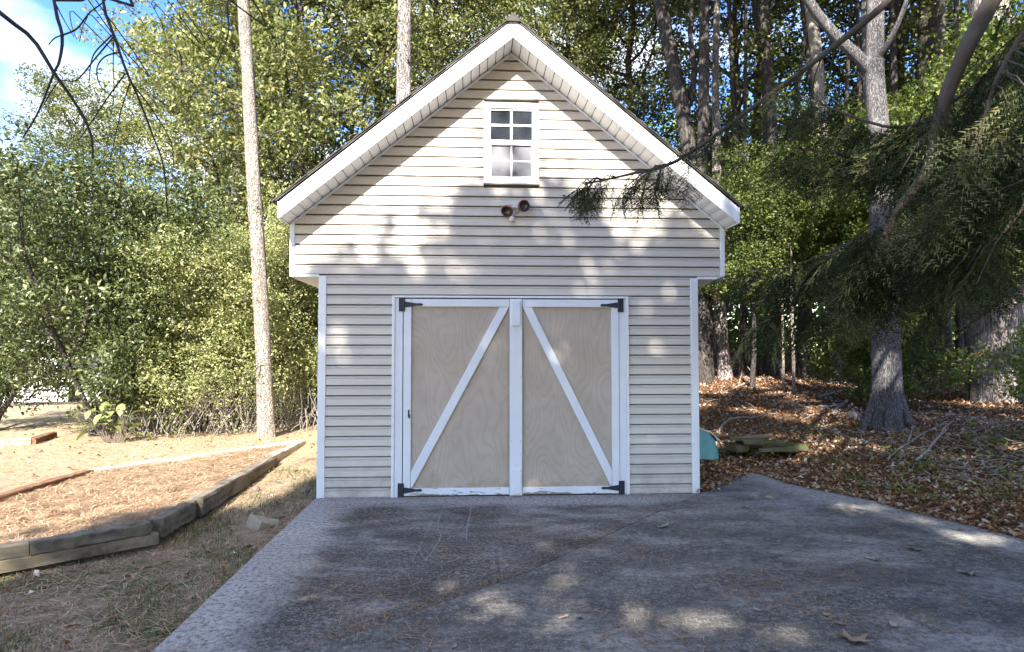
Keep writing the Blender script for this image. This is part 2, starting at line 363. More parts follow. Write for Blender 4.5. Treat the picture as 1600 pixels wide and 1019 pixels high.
# ------------------------------------------------------------------ terrain
Z1=.16   # top of the border timbers
A0=GZ(0,853,Z1); Bc=GZ(233,815,Z1); B1=GZ(297,782,.14); C0=GZ(306,778,.16); C1=GZ(425,712,.15); D1=GZ(472,688,.13)
F1=GZ(140,733,.16); F0=GZ(0,772,.17)
dA=(A0-Bc)/np.linalg.norm(A0-Bc); AL=A0+dA*4; dF=(F0-F1)/np.linalg.norm(F0-F1); FL=F0+dF*4
BED=np.array([AL[:2],A0[:2],Bc[:2],B1[:2],C0[:2],C1[:2],D1[:2],F1[:2],F0[:2],FL[:2]])
BACK=np.array([FL[:2]+np.array([-60,0]),FL[:2],F0[:2],F1[:2],D1[:2],D1[:2]+np.array([0,60]),FL[:2]+np.array([-60,60])])
def inside(poly,x,y):
    x=np.asarray(x,float); y=np.asarray(y,float); r=np.zeros(x.shape,bool); n=len(poly)
    for i in range(n):
        x1,y1=poly[i]; x2,y2=poly[(i+1)%n]
        if y1==y2: continue
        c=((y1>y)!=(y2>y))&(x<(x2-x1)*(y-y1)/(y2-y1)+x1); r^=c
    return r
EDGE=[(1093,770),(1120,758),(1150,744),(1174,737),(1200,744),(1236,757),(1288,768),(1356,780),(1418,799),(1502,818),(1600,843),(1680,866)]
EW=np.array([GZ(a,b,.01)[:2] for a,b in EDGE])
def edist(x,y):
    x=np.asarray(x,float); y=np.asarray(y,float); d=np.full(x.shape,1e9)
    Pn=np.vstack([[[-2.0,1.2]],[[1.9,1.2]],EW,[[5.2,-6]],[[6,-12]]])
    for i in range(len(Pn)-1):
        a=Pn[i]; b=Pn[i+1]; ab=b-a; t=np.clip(((x-a[0])*ab[0]+(y-a[1])*ab[1])/(ab@ab),0,1)
        d=np.minimum(d,np.hypot(x-a[0]-t*ab[0],y-a[1]-t*ab[1]))
    return d
def nz2(x,y):
    return np.sin(x*1.7+.3*np.sin(y*2.1))*np.sin(y*1.3+1.1)*.5+np.sin(x*4.1+y*2.7)*.2+np.sin(x*9.3-y*7.1)*.1
DRV=np.vstack([EW,[[5.6,-6]],[[6,-14]],[[-1.95,-14]],[[-1.95,-.02]],[[1.94,-.02]]])
def H(x,y):
    x=np.asarray(x,float); y=np.asarray(y,float)
    inb=inside(BED,x,y); bk=inside(BACK,x,y)
    left=np.where(bk,.14,.135*sms(-.9,4.2,y))
    left=np.where(inb,.02,left)+.018*nz2(x,y)*(~inb)
    left=left-.035-1.6*sms(13,30,y-x*.2)*sms(1,-6,x)-.01
    d=edist(x,y); onr=~inside(DRV,x,y)
    right=-.03+.12*np.minimum(d,4.0)*onr+np.where(d>4,(d-4)*.09,0)*onr
    right=np.minimum(right,1.45)+.05*nz2(x,y)*sms(.2,1.5,d)
    f=sms(0.5,2.2,x)
    return left*(1-f)+right*f+np.where(inside(DRV,x,y),-.06,0)
def G(px,py):                          # where the sight line meets the ground
    v=ray(px,py); v=v/math.hypot(v[0],v[1])
    d=np.arange(3.0,60,.04); P=CAM+v*d[:,None]; k=np.nonzero(P[:,2]<H(P[:,0],P[:,1]))[0]
    return P[k[0]] if len(k) else CAM+v*40
def onground(p, dz=0): return np.array([p[0],p[1],float(H(p[0],p[1]))+dz])

ax=np.unique(np.round(np.concatenate([np.arange(-9,9.01,.12),np.arange(-40,-9,1),np.arange(9,40,1),np.arange(-400,-40,20),np.arange(40,401,20)]),3))
ay=np.unique(np.round(np.concatenate([np.arange(-8,14.01,.12),np.arange(14,60,1),np.arange(-40,-8,2),np.arange(60,500,20),np.arange(-200,-40,20)]),3))
X,Y=np.meshgrid(ax,ay); Zg=H(X,Y)
V=np.stack([X,Y,Zg],-1).reshape(-1,3); nx=len(ax); ny=len(ay)
i,j=np.meshgrid(np.arange(nx-1),np.arange(ny-1)); i=i.ravel(); j=j.ravel()
F=np.stack([j*nx+i,j*nx+i+1,(j+1)*nx+i+1,(j+1)*nx+i],1)
tag(ob('ground',mesh_np('ground',V,F,[M['ground']],smooth=True)),kind='structure')
# bed surface: fine grid inside the border
gx=np.arange(-9,-2.4,.07); gy=np.arange(-4.5,5.5,.07); X,Y=np.meshgrid(gx,gy)
Zb=.105+.02*nz2(X*1.5,Y*1.5)+.012*np.sin(X*13+Y*5)*np.sin(Y*11)
nx=len(gx); ny=len(gy); i,j=np.meshgrid(np.arange(nx-1),np.arange(ny-1)); i=i.ravel(); j=j.ravel()
cx=(gx[i]+gx[i+1])/2; cy=(gy[j]+gy[j+1])/2; k=inside(BED,cx,cy); i=i[k]; j=j[k]
F=np.stack([j*nx+i,j*nx+i+1,(j+1)*nx+i+1,(j+1)*nx+i],1)
tag(ob('pine_straw_bed',mesh_np('pine_straw_bed',np.stack([X,Y,Zb],-1).reshape(-1,3),F,[M['bed']],smooth=True)),kind='structure')

# driveway: two slabs with an open joint
JA=np.array([1.94,-.02]); JB=np.array([-.07,-2.41]); JC=np.array([-1.19,-3.44])
def slab(name,poly,z0,z1,mat):
    n=len(poly); Vv=[(x,y,z1) for x,y in poly]+[(x,y,z0) for x,y in poly]
    Fv=[tuple(range(n)),tuple(range(2*n-1,n-1,-1))]+[(i,i+n,(i+1)%n+n,(i+1)%n) for i in range(n)]
    me=pyd(name,Vv,Fv,mat); o=ob(name,me); bevel(o,.012,3); return tag(o,kind='structure')
JD=JC+(JC-JB)*((-1.95-JC[0])/(JC[0]-JB[0]))
def lin(a,b,flip=1):
    d=nrm(b-a); n=np.array([-d[1],d[0]])*flip; return (n[0],n[1],-float(n@a))
apron=[(-1.95,JD[1]+.007),(JC[0]-.012,JC[1]+.012),(JB[0]-.012,JB[1]+.012),(JA[0]-.010,JA[1]-.01),(-1.95,-.012)]
slab('driveway_apron',apron,-.12,0.0,m_concrete('stained_apron_concrete',[(1,0,1.95),(0,-1,0.0)]))
drv=[tuple(p) for p in EW[1:]]+[(5.6,-6.0),(6,-14),(-1.95,-14),(-1.95,JD[1]-.007),(JC[0]+.005,JC[1]-.005),(JB[0]+.005,JB[1]-.005),(JA[0]+.02,JA[1]-.015)]
drv=drv[::-1]
slab('driveway',drv,-.12,.016,m_concrete('stained_driveway_concrete',[lin(EW[3],EW[8],-1),lin(EW[8],EW[11],-1)],.12))
q_=nrm(JA-JB); o=MB().add([(JD[0]-.03,JD[1]+.0,-.03),(JC[0]+.03,JC[1]-.03,-.03),(JB[0]+.03,JB[1]-.03,-.03),(JA[0]+.03,JA[1]-.03,-.03),(JA[0]-.03,JA[1]+.0,-.03),(JB[0]-.03,JB[1]+.03,-.03),(JC[0]-.03,JC[1]+.03,-.03)],[tuple(range(7))]).obj('joint_dirt',M['jointdirt'])
tag(o,kind='structure')
rg=np.random.RandomState(5)
# white mineral streaks on the apron
def streak(pts,wd,name='mineral_streak'):
    P=spline([GZ(a,b,.003) for a,b in pts],26); P[1:-1,:2]+=rg.randn(24,2)*.002
    T=nrm(np.gradient(P,axis=0)); S=np.stack([-T[:,1],T[:,0],T[:,2]*0],1); ww=wd*(.5+.8*rg.rand(26))[:,None]
    Vv=np.stack([P-S*ww,P+S*ww],1).reshape(-1,3); Fv=[(2*i,2*i+1,2*i+3,2*i+2) for i in range(25)]
    return mesh_np(name,Vv,Fv,[M['streak']])
M['streak']=m_simple('pale_mineral',(.26,.255,.25),.9,.3,60)
ap=bpy.data.objects['driveway_apron']
for pts,wd in (([(694,788),(684,820),(688,840),(664,877)],.004),([(738,786),(731,818),(729,843)],.005),([(682,800),(660,845),(643,878)],.0025),
               ([(480,975),(535,940),(590,922),(640,915),(700,893)],.0025),([(412,974),(440,952),(472,938)],.003)):
    o=ob('mineral_streak',streak(pts,wd)); o.parent=ap

# ------------------------------------------------------------------ shed
RW=.1016; SL=.812; HP=4.556; A=1.94; B=2.23; OV=.33; DEP=5.0; Z2=21.85*RW
shed=ob('garden_shed',None,loc=(0,0,0)); tag(shed,'beige vinyl sided gable shed with white trim and double barn doors','shed')
def gable_x(z): return (HP-.012-z)/SL
# plank profile (z fraction, y)
PR=[(0.0,.010),(0.0,-.0225),(.006,-.0245),(.062,-.0225),(.076,-.03),(.0905,-.006),(.0905,.010)]
def plank(z0,xl,xr,top=None):
    """xl,xr functions of z giving the ends"""
    Vv=[]; 
    for z,y in PR:
        zz=z0+z
        a,b=xl(zz),xr(zz)
        if b-a<.004: a=b=(a+b)/2
        Vv+=[(a,y,zz),(b,y,zz)]
    Fv=[(2*i,2*i+1,2*i+3,2*i+2) for i in range(len(PR)-1)]
    # end caps back to the wall
    n=len(Vv)
    o=ob('siding_plank',pyd('siding_plank',Vv,Fv,M['siding']),shed); return o
for k in range(45):
    z=k*RW
    if k<20:
        plank(z,lambda q:-A+.075,lambda q:-1.205); plank(z,lambda q:1.208,lambda q:A-.075)
    elif k<22: 
        plank(z,lambda q:-A+.075 ,lambda q:A-.075) if k==20 else plank(z,lambda q:-A+.004,lambda q:A-.004)
    else:
        w0=B-.045
        full=lambda q:min(w0,gable_x(q))
        if 31<k<39 or k in (31,39):
            # cut round the window trim
            za,zb=3.19,4.015
            lo,hi=z,z+RW
            if lo<za<hi or lo<zb<hi or (lo>=za and hi<=zb):
                plank(z,lambda q:-full(q),lambda q:-.283); plank(z,lambda q:.283,lambda q:full(q))
                continue
        plank(z,lambda q:-full(q),full)
# the pieces of planks between window trim and full rows are closed by the trim's flange
# core walls, coloured dark as the shade in the siding grooves
mb=MB(); mb.box(-A+.034,A-.034,0.012,DEP-.03,-.05,Z2); core=mb.obj('wall',M['groove'],shed)
up=[(-B+.034,Z2+.004),(B-.034,Z2+.004),(B-.034,HP-SL*(B-.034)),(0,HP-.006),(-B+.034,HP-SL*(B-.034))]
mb=MB(); mb.prism(up,.012,DEP); mb.obj('loft_wall',M['groove'],shed)
# siding on the long sides
for s_ in (-1,1):
    def side_mesh(w0):
        Vv=[]
        for z,y in PR: Vv+=[(s_*(w0-.026-y),.051,z),(s_*(w0-.026-y),DEP,z)]
        Fv=[(2*i,2*i+1,2*i+3,2*i+2) for i in range(len(PR)-1)]
        return pyd('siding_plank',Vv,Fv,M['siding'])
    m1=side_mesh(A); m2=side_mesh(B)
    for k in range(21): ob('siding_plank',m1,shed,(0,0,k*RW))
    for k in range(22,27): ob('siding_plank',m2,shed,(0,0,k*RW))
# corner posts
for s in (-1,1):
    x0,x1=sorted((s*A,s*(A-.078)))
    mb=MB(); mb.box(x0,x1,-.034,.05,-.004,Z2-.008); mb.obj('corner_post',M['white'],shed,.006)
    x0,x1=sorted((s*B,s*(B-.048)))
    mb=MB(); zt=HP-SL*B-.01
    mb.prism([(x0,Z2-.015),(x1,Z2-.015),(x1,HP-SL*abs(x1)-.012),(x0,HP-SL*abs(x0)-.012)],-.032,.05); mb.obj('corner_post',M['white'],shed,.005)
    # narrow return strips
    # overhang soffit under the loft: thin boards running front to back
    m0=MB()
    x0,x1=sorted((s*(A+.004),s*(B-.004)))
    m0.box(x0,x1,.0,DEP,Z2-.011,Z2+.0); m0.obj('soffit_backing',M['white'],shed)
    for q in range(7):
        bw=(B-A-.016)/7; xa=(A+.008)+q*bw
        a,b=sorted((s*xa,s*(xa+bw-.006)))
        MB().box(a,b,.004,DEP,Z2-.019,Z2-.0125).obj('soffit_board',M['white'],shed)
    # starter trim under the loft front
    a,b=sorted((s*(A-.002),s*(B-.05)))
    MB().box(a,b,-.022,-.004,Z2-.016,Z2+.012).obj('starter_trim',M['white'],shed,.003)
# rake soffit, fascia, roof on each slope
ang=math.atan(SL); XE=2.245
for s in (-1,1):
    def pt(x,dz=0): return (s*x, HP-SL*x+dz)
    # F-channel along the wall under the soffit
    a=[pt(0,-.004),pt(XE-.03,-.004),pt(XE-.03,-.034),pt(0,-.034)]
    if s>0: a=a[::-1]
    o=MB().prism(a,-.030,-.0196).obj('soffit_channel',M['white'],shed,.002)
    # fascia
    a=[pt(0,0),pt(XE,0),(s*XE,HP-SL*XE+.165),pt(0,.185)]
    if s>0: a=a[::-1]
    MB().prism(a,-OV-.016,-OV).obj('fascia_board',M['white'],shed,.004)
    # soffit panels between wall and fascia
    n=27; dx=(XE-.004)/n
    for q in range(n):
        x0=q*dx+.004; x1=(q+1)*dx-.0035
        a=[pt(x0,.002+.004),pt((x0+x1)/2,-.001),pt(x1,.002+.004),pt(x1,.018),pt(x0,.018)]
        if s>0: a=a[::-1]
        MB().prism(a,-OV+.001,-.002).obj('soffit_panel',M['white'],shed)
    a=[pt(.0,.019),pt(XE,.019),pt(XE,.14),pt(0,.16)]
    if s>0: a=a[::-1]
    MB().prism(a,-OV+.002,DEP+.2).obj('roof_deck',M['drip'],shed)
    # eave fascia (end board) and eave soffit
    MB().box(*sorted((s*(XE+.001),s*(XE+.02))),-OV-.018,DEP+.2,HP-SL*XE-.002,HP-SL*XE+.158).obj('fascia_board',M['white'],shed,.004)
    # drip edge and shingles
    a=[pt(0,.188),pt(XE+.035,.188),pt(XE+.035,.200),pt(0,.200)]
    if s>0: a=a[::-1]
    MB().prism(a,-OV-.030,DEP+.22).obj('drip_edge',M['drip'],shed)
    L=(XE+.07)/cos(ang); nc=21; e=L/nc; 
    for q in range(nc):
        x0=(q*e)*cos(ang); x1=min((q+1)*e*cos(ang)+.0,XE+.072)
        a=[pt(x0,.202+.003),pt(x1,.202+.003),pt(x1,.202+.019),pt(x0,.202+.009)]
        if s>0: a=a[::-1]
        MB().prism(a,-OV-.045+.004*((q*7)%3),DEP+.235).obj('shingle_course',M['shingle'],shed)
a=[(-.10,HP+.135),(0,HP+.215),(.10,HP+.135),(.10,HP+.165),(0,HP+.245),(-.10,HP+.165)]
MB().prism([(-.07,HP+.15),(.07,HP+.15),(.07,HP+.166),(0,HP+.222),(-.07,HP+.166)],-OV-.05,DEP+.24).obj('ridge_cap',M['shingle'],shed)
mv=MB()
for q in range(6):
    x=-.07+q*.028; mv.box(x-.007,x+.007,-OV-.050,-OV-.02,HP+.222-abs(x)*.75,HP+.243-abs(x)*.75)
mv.box(-.05,.05,-OV-.02,DEP+.2,HP+.20,HP+.222)
mv.obj('ridge_vent',M['drip'],shed)
# gable window
win=ob('window',None,shed,(0,0,0))
fr=MB(); x0,x1,z0,z1=-.284,.284,3.19,4.015
gx0,gx1=-.213,.213
fr.box(x0,gx0,-.052,.0,z0,z1); fr.box(gx1,x1,-.052,.0,z0,z1); fr.box(gx0,gx1,-.052,.0,3.955,z1); fr.box(gx0,gx1,-.052,.0,z0,3.235)
fr.obj('frame',M['white'],win,.004)
MB().box(x0-.006,x1+.006,-.062,-.003,z0-.02,z0-.001).obj('sill',M['white'],win,.003)
s1=MB(); s1.box(gx0,gx1,-.040,-.012,3.575,3.628)
s1.obj('meeting_rail',M['white'],win,.002); MB().box(gx0,gx1,-.036,-.010,3.935,3.955).obj('sash_rail',M['white'],win,.002)
MB().box(gx0,gx1,-.030,-.008,3.235,3.252).obj('sash_rail',M['white'],win)
for a,b in ((gx0,gx0+.008),(gx1-.008,gx1)): MB().box(a,b,-.029,-.007,3.252,3.575).obj('sash_stile',M['white'],win)
mu=MB(); mu.box(-.012,.012,-.031,-.012,3.628,3.935); mu.obj('muntin',M['white'],win)
mu=MB(); mu.box(gx0,gx1,-.0300,-.0125,3.772,3.795); mu.obj('muntin',M['white'],win)
mu=MB(); mu.box(-.010,.010,-.026,-.010,3.252,3.575); mu.obj('muntin',M['white'],win)
mu=MB(); mu.box(gx0+.008,gx1-.008,-.0252,-.0105,3.405,3.42); mu.obj('muntin',M['white'],win)
for (a,b,c,d) in ((gx0,-.012,3.795,3.935),(.012,gx1,3.795,3.935),(gx0,-.012,3.628,3.772),(.012,gx1,3.628,3.772)):
    o=MB().box(a,b,-.0215,-.0185,c,d).obj('pane',M['pane'],win); 
for (a,b,c,d) in ((gx0+.008,-.010,3.42,3.575),(.010,gx1-.008,3.42,3.575),(gx0+.008,-.010,3.252,3.405),(.010,gx1-.008,3.252,3.405)):
    MB().box(a,b,-.0205,-.0175,c,d).obj('pane',M['screen'],win)
# door surround
tr=MB(); tr.box(-1.205,-1.176,-.046,-.001,-.006,2.02); tr.obj('door_trim',M['white'],shed,.003)
tr=MB(); tr.box(1.181,1.208,-.046,-.001,-.006,2.02); tr.obj('door_trim',M['white'],shed,.003)
tr=MB(); tr.box(-1.176,1.181,-.046,-.001,1.998,2.02); tr.obj('door_trim',M['white'],shed,.003)
MB().box(-1.175,-1.098,-.036,-.0005,-.002,1.994).obj('door_casing',M['whitewood'],shed,.003)
MB().box(1.109,1.180,-.036,-.0005,-.002,1.994).obj('door_casing',M['whitewood'],shed,.003)
def hinge(parent,s,x,zc,up):
    mb=MB(); z0,z1=(zc-.07,zc+.07)
    mb.box(*sorted((x,x-s*.05)),-.047,-.0365,z0,z1)
    za=zc
    poly=[(x,za-.03),(x+s*.03,za-.028),(x+s*.13,za-.012),(x+s*.175,za-.014),(x+s*.195,za),(x+s*.175,za+.014),(x+s*.13,za+.012),(x+s*.03,za+.028),(x,za+.03)]
    if s<0: poly=poly[::-1]
    mb.prism(poly,-.052,-.0455)
    mb.lathe([(0,-.07),(.008,-.07),(.008,.07),(0,.07)],Matrix.Translation((x+s*.004,-.052,zc)),8)
    for dx,dz in ((-.03,.05),(-.03,0),(-.03,-.05)):
        mb.lathe([(.007,0),(.006,.004),(0,.005)],Matrix.Translation((x+s*dx,-.047,zc+dz))@Matrix.Rotation(pi/2,4,'X'),8)
    for dx in (.04,.09,.165):
        mb.lathe([(.007,0),(.006,.004),(0,.005)],Matrix.Translation((x+s*dx,-.052,zc))@Matrix.Rotation(pi/2,4,'X'),8)
    return mb.obj('hinge',M['hinge'],parent)
def door(s,xo,xi):
    d=ob('door',None,shed,(0,0,0))
    lo,hi=sorted((xo,xi))
    MB().box(lo,hi,-.020,-.001,.012,1.985).obj('panel',M['ply'],d)
    MB().box(*sorted((xo,xo+s*.076)),-.045,-.0202,.012,1.985).obj('stile',M['whitewood'],d,.003)
    MB().box(*sorted((xo+s*.0775,xi)),-.0445,-.0202,1.908,1.985).obj('top_rail',M['whitewood'],d,.003)
    MB().box(*sorted((xo+s*.0775,xi)),-.0445,-.0202,.014,.084).obj('bottom_rail',M['peel'],d,.003)
    zt,zb=1.905,.088
    xb=xo+s*.079
    xt=xi
    p=[(xb,zb+.02),(xb,.252),(xt-s*.095,zt),(xt-s*.002,zt),(xb+s*.012,zb+.002)] 
    if s>0: p=p[::-1]
    MB().prism(p,-.0435,-.0202).obj('brace',M['whitewood'],d,.003)
    hinge(d,s,xo,1.928,1); hinge(d,s,xo,.068,0)
    return d
dl=door(1,-1.088,-.024)
dr=door(-1,1.104,.112)
MB().box(-.021,.108,-.058,-.0446,.006,1.988).obj('center_board',M['whitewood'],dl,.003)
MB().box(.0025,.087,-.082,-.0585,1.715,1.962).obj('latch_block',M['whitewood'],dl,.004)
MB().box(.008,.094,-.082,-.0585,.03,.275).obj('latch_block',M['whitewood'],dl,.004)
MB().box(.004,.0855,-.078,-.060,1.700,1.7135).obj('latch_shadow_gap',M['hinge'],dl) if False else None
# nail heads on the boards
nh=MB()
for x,z in [(.0,.55),(.09,.55),(.0,.9),(.09,1.2),(0.0,1.45),(.09,.42),(.05,1.66),(.05,.31)]:
    nh.lathe([(.006,0),(.005,.002),(0,.003)],Matrix.Translation((x,-.0582,z))@Matrix.Rotation(pi/2,4,'X'),8)
nh.obj('nail_heads',M['lampshell'],dl)
MB().box(-1.040,-1.026,-.051,-.0455,.80,.87).box(-1.034,-1.020,-.056,-.0515,.785,.825).obj('latch_hook',M['hinge'],dl)

# floodlight
fl=ob('floodlight',None,loc=(.03,-.02,2.92)); tag(fl,'twin lamp security floodlight with sensor below the gable window','light')
def part(name,prof,M4,mat,parent=fl,n=22):
    mb=MB().lathe(prof,M4,n); return mb.obj(name,mat,parent,0,True)
RX=Matrix.Rotation(pi/2,4,'X')
part('mounting_plate',[(0,0),(.055,0),(.055,.02),(.045,.03),(0,.032)],RX,M['lampshell'])
def lamp(dx,dz,dirv):
    q=Vector(dirv).to_track_quat('Z','Y').to_matrix().to_4x4(); T=Matrix.Translation((dx,-.085,dz))@q
    o=part('lamp_head',[(0,-.085),(.026,-.085),(.030,-.05),(.034,-.035),(.050,-.005),(.058,.018)],T,M['lampshell'])
    r=part('rim',[(.053,.0),(.0605,.005),(.061,.026),(.053,.028)],T,M['lamprim'],o); 
    part('lens',[(.053,.022),(.045,.006),(.03,-.012),(0,-.016)],T,M['glassdark'],o)
    a=np.array((0.,-.03,0.)); b=np.array((dx,-.085,dz))-np.array(dirv)/np.linalg.norm(dirv)*.07
    V_,F_=tubes([(spline([a,(a+b)/2+np.array([0,-.015,.0]),b],6),np.full(6,.013))],8)
    ob('arm',mesh_np('arm',V_,F_,[M['lampshell']],smooth=True),fl)
lamp(-.075,-.035,(-.35,-.75,-.62)); lamp(.088,.012,(.30,-1,-.12))
part('motion_sensor',[(0,-.03),(.024,-.03),(.028,-.018),(.028,.02),(.02,.028),(0,.03)],Matrix.Translation((-.028,-.06,-.118)),M['lampshell'])
V_,F_=tubes([(np.array([[0,-.02,-.03],[-.015,-.04,-.07],[-.028,-.06,-.095]]),np.full(3,.011))],8)
ob('arm',mesh_np('arm',V_,F_,[M['lampshell']],smooth=True),fl)

# ------------------------------------------------------------------ trees
def grow(seed,H_,r0,first,nl,R,rise,nleaf,lsize,sig,mat_leaf,mat_bark,droop=0.,prof=None,bend=.35,up=.7,asp=.55,name='tree',sub=6,flat=.6,tipf=.45,multi=1,thin=1.):
    rg=np.random.RandomState(seed); paths=[]; tips=[]
    prof=prof or (lambda u: math.sqrt(max(.02,math.sin(pi*(.10+.84*u)))))
    n=14; t=np.linspace(0,1,n); stems=[]
    for q in range(multi):
        walk=np.cumsum(rg.randn(n,2),0)*bend*.12; walk-=walk[0]
        base=np.array([rg.randn()*.12*(multi>1),rg.randn()*.12*(multi>1)]); ln=rg.randn(2)*.14*H_*(multi>1)
        P=np.column_stack([base[0]+walk[:,0]+ln[0]*t,base[1]+walk[:,1]+ln[1]*t,t*H_])
        r=(r0/(multi**.5))*((1-t)**.75*.92+.05); stems.append((P,r)); paths.append((P,r))
    for i in range(nl):
        P,r=stems[i%multi]; u=(i+.5)/nl; tt=first+(1-first)*u**.95; az=i*2.4+rg.randn()*.3
        p0=np.array([np.interp(tt,t,P[:,k]) for k in range(3)]); rr=np.interp(tt,t,r)*.55*thin
        L=R*prof(u)*(.8+.4*rg.rand()); el=rise*(.5+.8*u)+rg.randn()*.12
        d=np.array([cos(az)*cos(el),sin(az)*cos(el),sin(el)]); m=7; ss=np.linspace(0,1,m)
        pts=p0+d*L*ss[:,None]+np.cumsum(rg.randn(m,3),0)*L*.035*(ss[:,None]>0)-np.array([0,0,1])*(droop*L*ss**2)[:,None]
        paths.append((pts,np.maximum(rr*(1-ss)**.8,.006)))
        for s_ in ss[3:]: tips.append(np.array([np.interp(s_,ss,pts[:,k]) for k in range(3)]))
        for k_ in range(sub):
            s0=.22+.75*(k_+rg.rand()*.6)/sub; q0=np.array([np.interp(s0,ss,pts[:,k]) for k in range(3)])
            a2=az+(1 if k_%2 else -1)*(.6+.5*rg.rand()); e2=el*.6+rg.randn()*.35
            l2=L*(.5-.28*s0)*(.7+.6*rg.rand()); d2=np.array([cos(a2)*cos(e2),sin(a2)*cos(e2),sin(e2)])
            s2=np.linspace(0,1,4); p2=q0+d2*l2*s2[:,None]+rg.randn(4,3)*l2*.06*(s2[:,None]>0)-np.array([0,0,1])*(droop*l2*s2**2)[:,None]
            paths.append((p2,np.maximum(rr*.4*(1-s2)+.003,.004)))
            for s_ in (1,2,3): tips.append(p2[s_])
    tm=[]
    if paths:
        V1,F1_=tubes(paths[:multi],12,.05,seed,.35); V2,F2_=tubes(paths[multi:],5,0,seed)
        tm=mesh_np(name+'_trunk',np.vstack([V1,V2]),np.vstack([F1_,F2_+len(V1)]),[mat_bark],smooth=True)
    T=np.array(tips); w_=rg.rand(len(T))**1.3+.15; w_/=w_.sum(); idx=rg.choice(len(T),nleaf,p=w_); tt=rg.rand(len(T))
    # small tufts inside each cluster, so gaps stay open
    nt=7; off=rg.randn(len(T),nt,3)*sig*np.array([1,1,flat]); tu=rg.randint(0,nt,nleaf)
    Pp=T[idx]+off[idx,tu]+rg.randn(nleaf,3)*sig*.33*np.array([1,1,flat])
    tint=np.clip(.05+.60*tt[idx]+.22*rg.randn(nleaf)+.08,0,1)
    cm=leaves(name+'_crown',Pp,lsize*(.65+.7*rg.rand(nleaf)),tint,mat_leaf,rg,up,asp)
    return tm,cm
def place(pair,name,label,cat,p,rz=0,s=1.,group=None,tilt=(0,0),crown='crown'):
    e=ob(name,None,loc=tuple(p),rot=(tilt[0],tilt[1],rz),scale=s); tag(e,label,cat,group)
    if pair[0]: ob('trunk',pair[0],e)
    if pair[1]: ob(crown,pair[1],e)
    return e
BROAD=grow(11,11,.20,.16,34,3.3,.55,52000,.088,.32,M['leaf_green'],M['bark_grey'],name='broad')
BROADY=grow(12,11,.18,.10,36,3.0,.6,54000,.09,.32,M['leaf_yellow'],M['bark_grey'],name='broady')
TALL=grow(13,15,.24,.30,34,3.4,.65,50000,.098,.33,M['leaf_green'],M['bark_grey'],name='tall',bend=.6)
SPARSE=grow(14,14,.17,.32,26,2.7,.75,17000,.115,.36,M['leaf_green'],M['bark_dark'],name='sparse',bend=.8)
WOOD=grow(15,9,.12,.42,30,2.8,.35,36000,.11,.40,M['leaf_deep'],M['bark_dark'],name='wood',droop=.1)
MAGN=grow(16,4.3,.12,.14,36,1.55,.6,26000,.098,.26,M['leaf_dark'],M['bark_dark'],name='magn',multi=4,asp=.42,up=.35,bend=.5)
def bushprof(u): return math.sqrt(max(.05,1-(u*.95)**2))
BUSH=grow(17,2.9,.06,.03,46,1.45,.75,56000,.045,.20,M['leaf_bush'],M['twig'],name='bush',prof=bushprof,multi=5)
UNDER=grow(18,2.6,.03,.15,26,1.3,.35,9000,.10,.24,M['leaf_deep'],M['twig'],name='under',multi=4,asp=.6)

BG_=[ # name, label, cat, proto, px, depth, rot, scale
 ('broadleaf_tree','tall olive green tree with its top against the cloud at far left',BROAD,120,22,.3,.74),
 ('broadleaf_tree','round pale green tree behind the glossy leaved tree at the left edge',BROADY,-30,20,1.4,.48),
 ('broadleaf_tree','light green leafy tree left of the bare pine trunk',BROAD,350,20,2.2,.88),
 ('broadleaf_tree','yellow green tree right behind the bare pine trunk',BROADY,360,17,.9,.98),
 ('broadleaf_tree','yellowish tree between the pine trunk and the shed roof',BROADY,470,16,3.9,1.12),
 ('broadleaf_tree','dense green tree above the left roof slope',TALL,570,18,.4,.95),
 ('broadleaf_tree','darker green tree behind the left side of the ridge',TALL,700,21,2.6,1.05),
 ('broadleaf_tree','leafy tree rising straight behind the roof peak',BROAD,800,24,4.4,1.35),
 ('broadleaf_tree','green tree above the upper right roof slope',BROAD,895,20,5.2,1.08),
 ('broadleaf_tree','thin crowned tree showing blue sky beside the leaning trunk',SPARSE,1010,20,1.0,1.05),
 ('broadleaf_tree','slender tree with sparse leaves and sky behind right of the leaning trunk',SPARSE,1125,19,2.9,1.0),
 ('broadleaf_tree','slender sparse tree left of the forked grey tree',SPARSE,1195,22,4.9,1.15),
 ('broadleaf_tree','tall woodland tree behind the forked grey tree',SPARSE,1330,21,3.3,1.1),
 ('broadleaf_tree','tall woodland tree filling the top between forked tree and large pine',SPARSE,1455,20,.2,1.15),
 ('broadleaf_tree','tall woodland tree behind the large pine at the right edge',TALL,1600,19,1.7,1.15),
]
for nm,lb,pr,px,d,rz,s in BG_:
    p=onground(DP(px,548,d),-.05); place(pr,nm,lb,'tree',p,rz,s)
BG2=[
 ('low woodland tree with bright leaves beside the right eave',WOOD,1175,15,.5,.50),
 ('low woodland tree with bright leaves left of the pale trunk',WOOD,1255,16.5,1.9,.56),
 ('low woodland tree between the pale trunk and the forked grey tree',WOOD,1345,15.5,3.1,.55),
 ('low yellowing tree right of the forked grey tree',WOOD,1440,15,4.0,.58),
 ('low yellowing tree beside the large pine',WOOD,1520,13.5,5.0,.55),
 ('low green tree at the right edge behind the large pine',WOOD,1635,13,.9,.66),
 ('dark understory tree seen past the shed corner on the right',WOOD,1130,22,2.4,.7),
 ('dark understory tree deep in the wood behind the dark trunk',WOOD,1420,24,2.0,.9),
 ('dark understory tree deep in the wood behind the pale trunk',WOOD,1290,26,4.6,.85),
]
for lb,pr,px,d,rz,s in BG2:
    p=onground(DP(px,548,d),-.05); place(pr,'understory_tree',lb,'tree',p,rz,s)
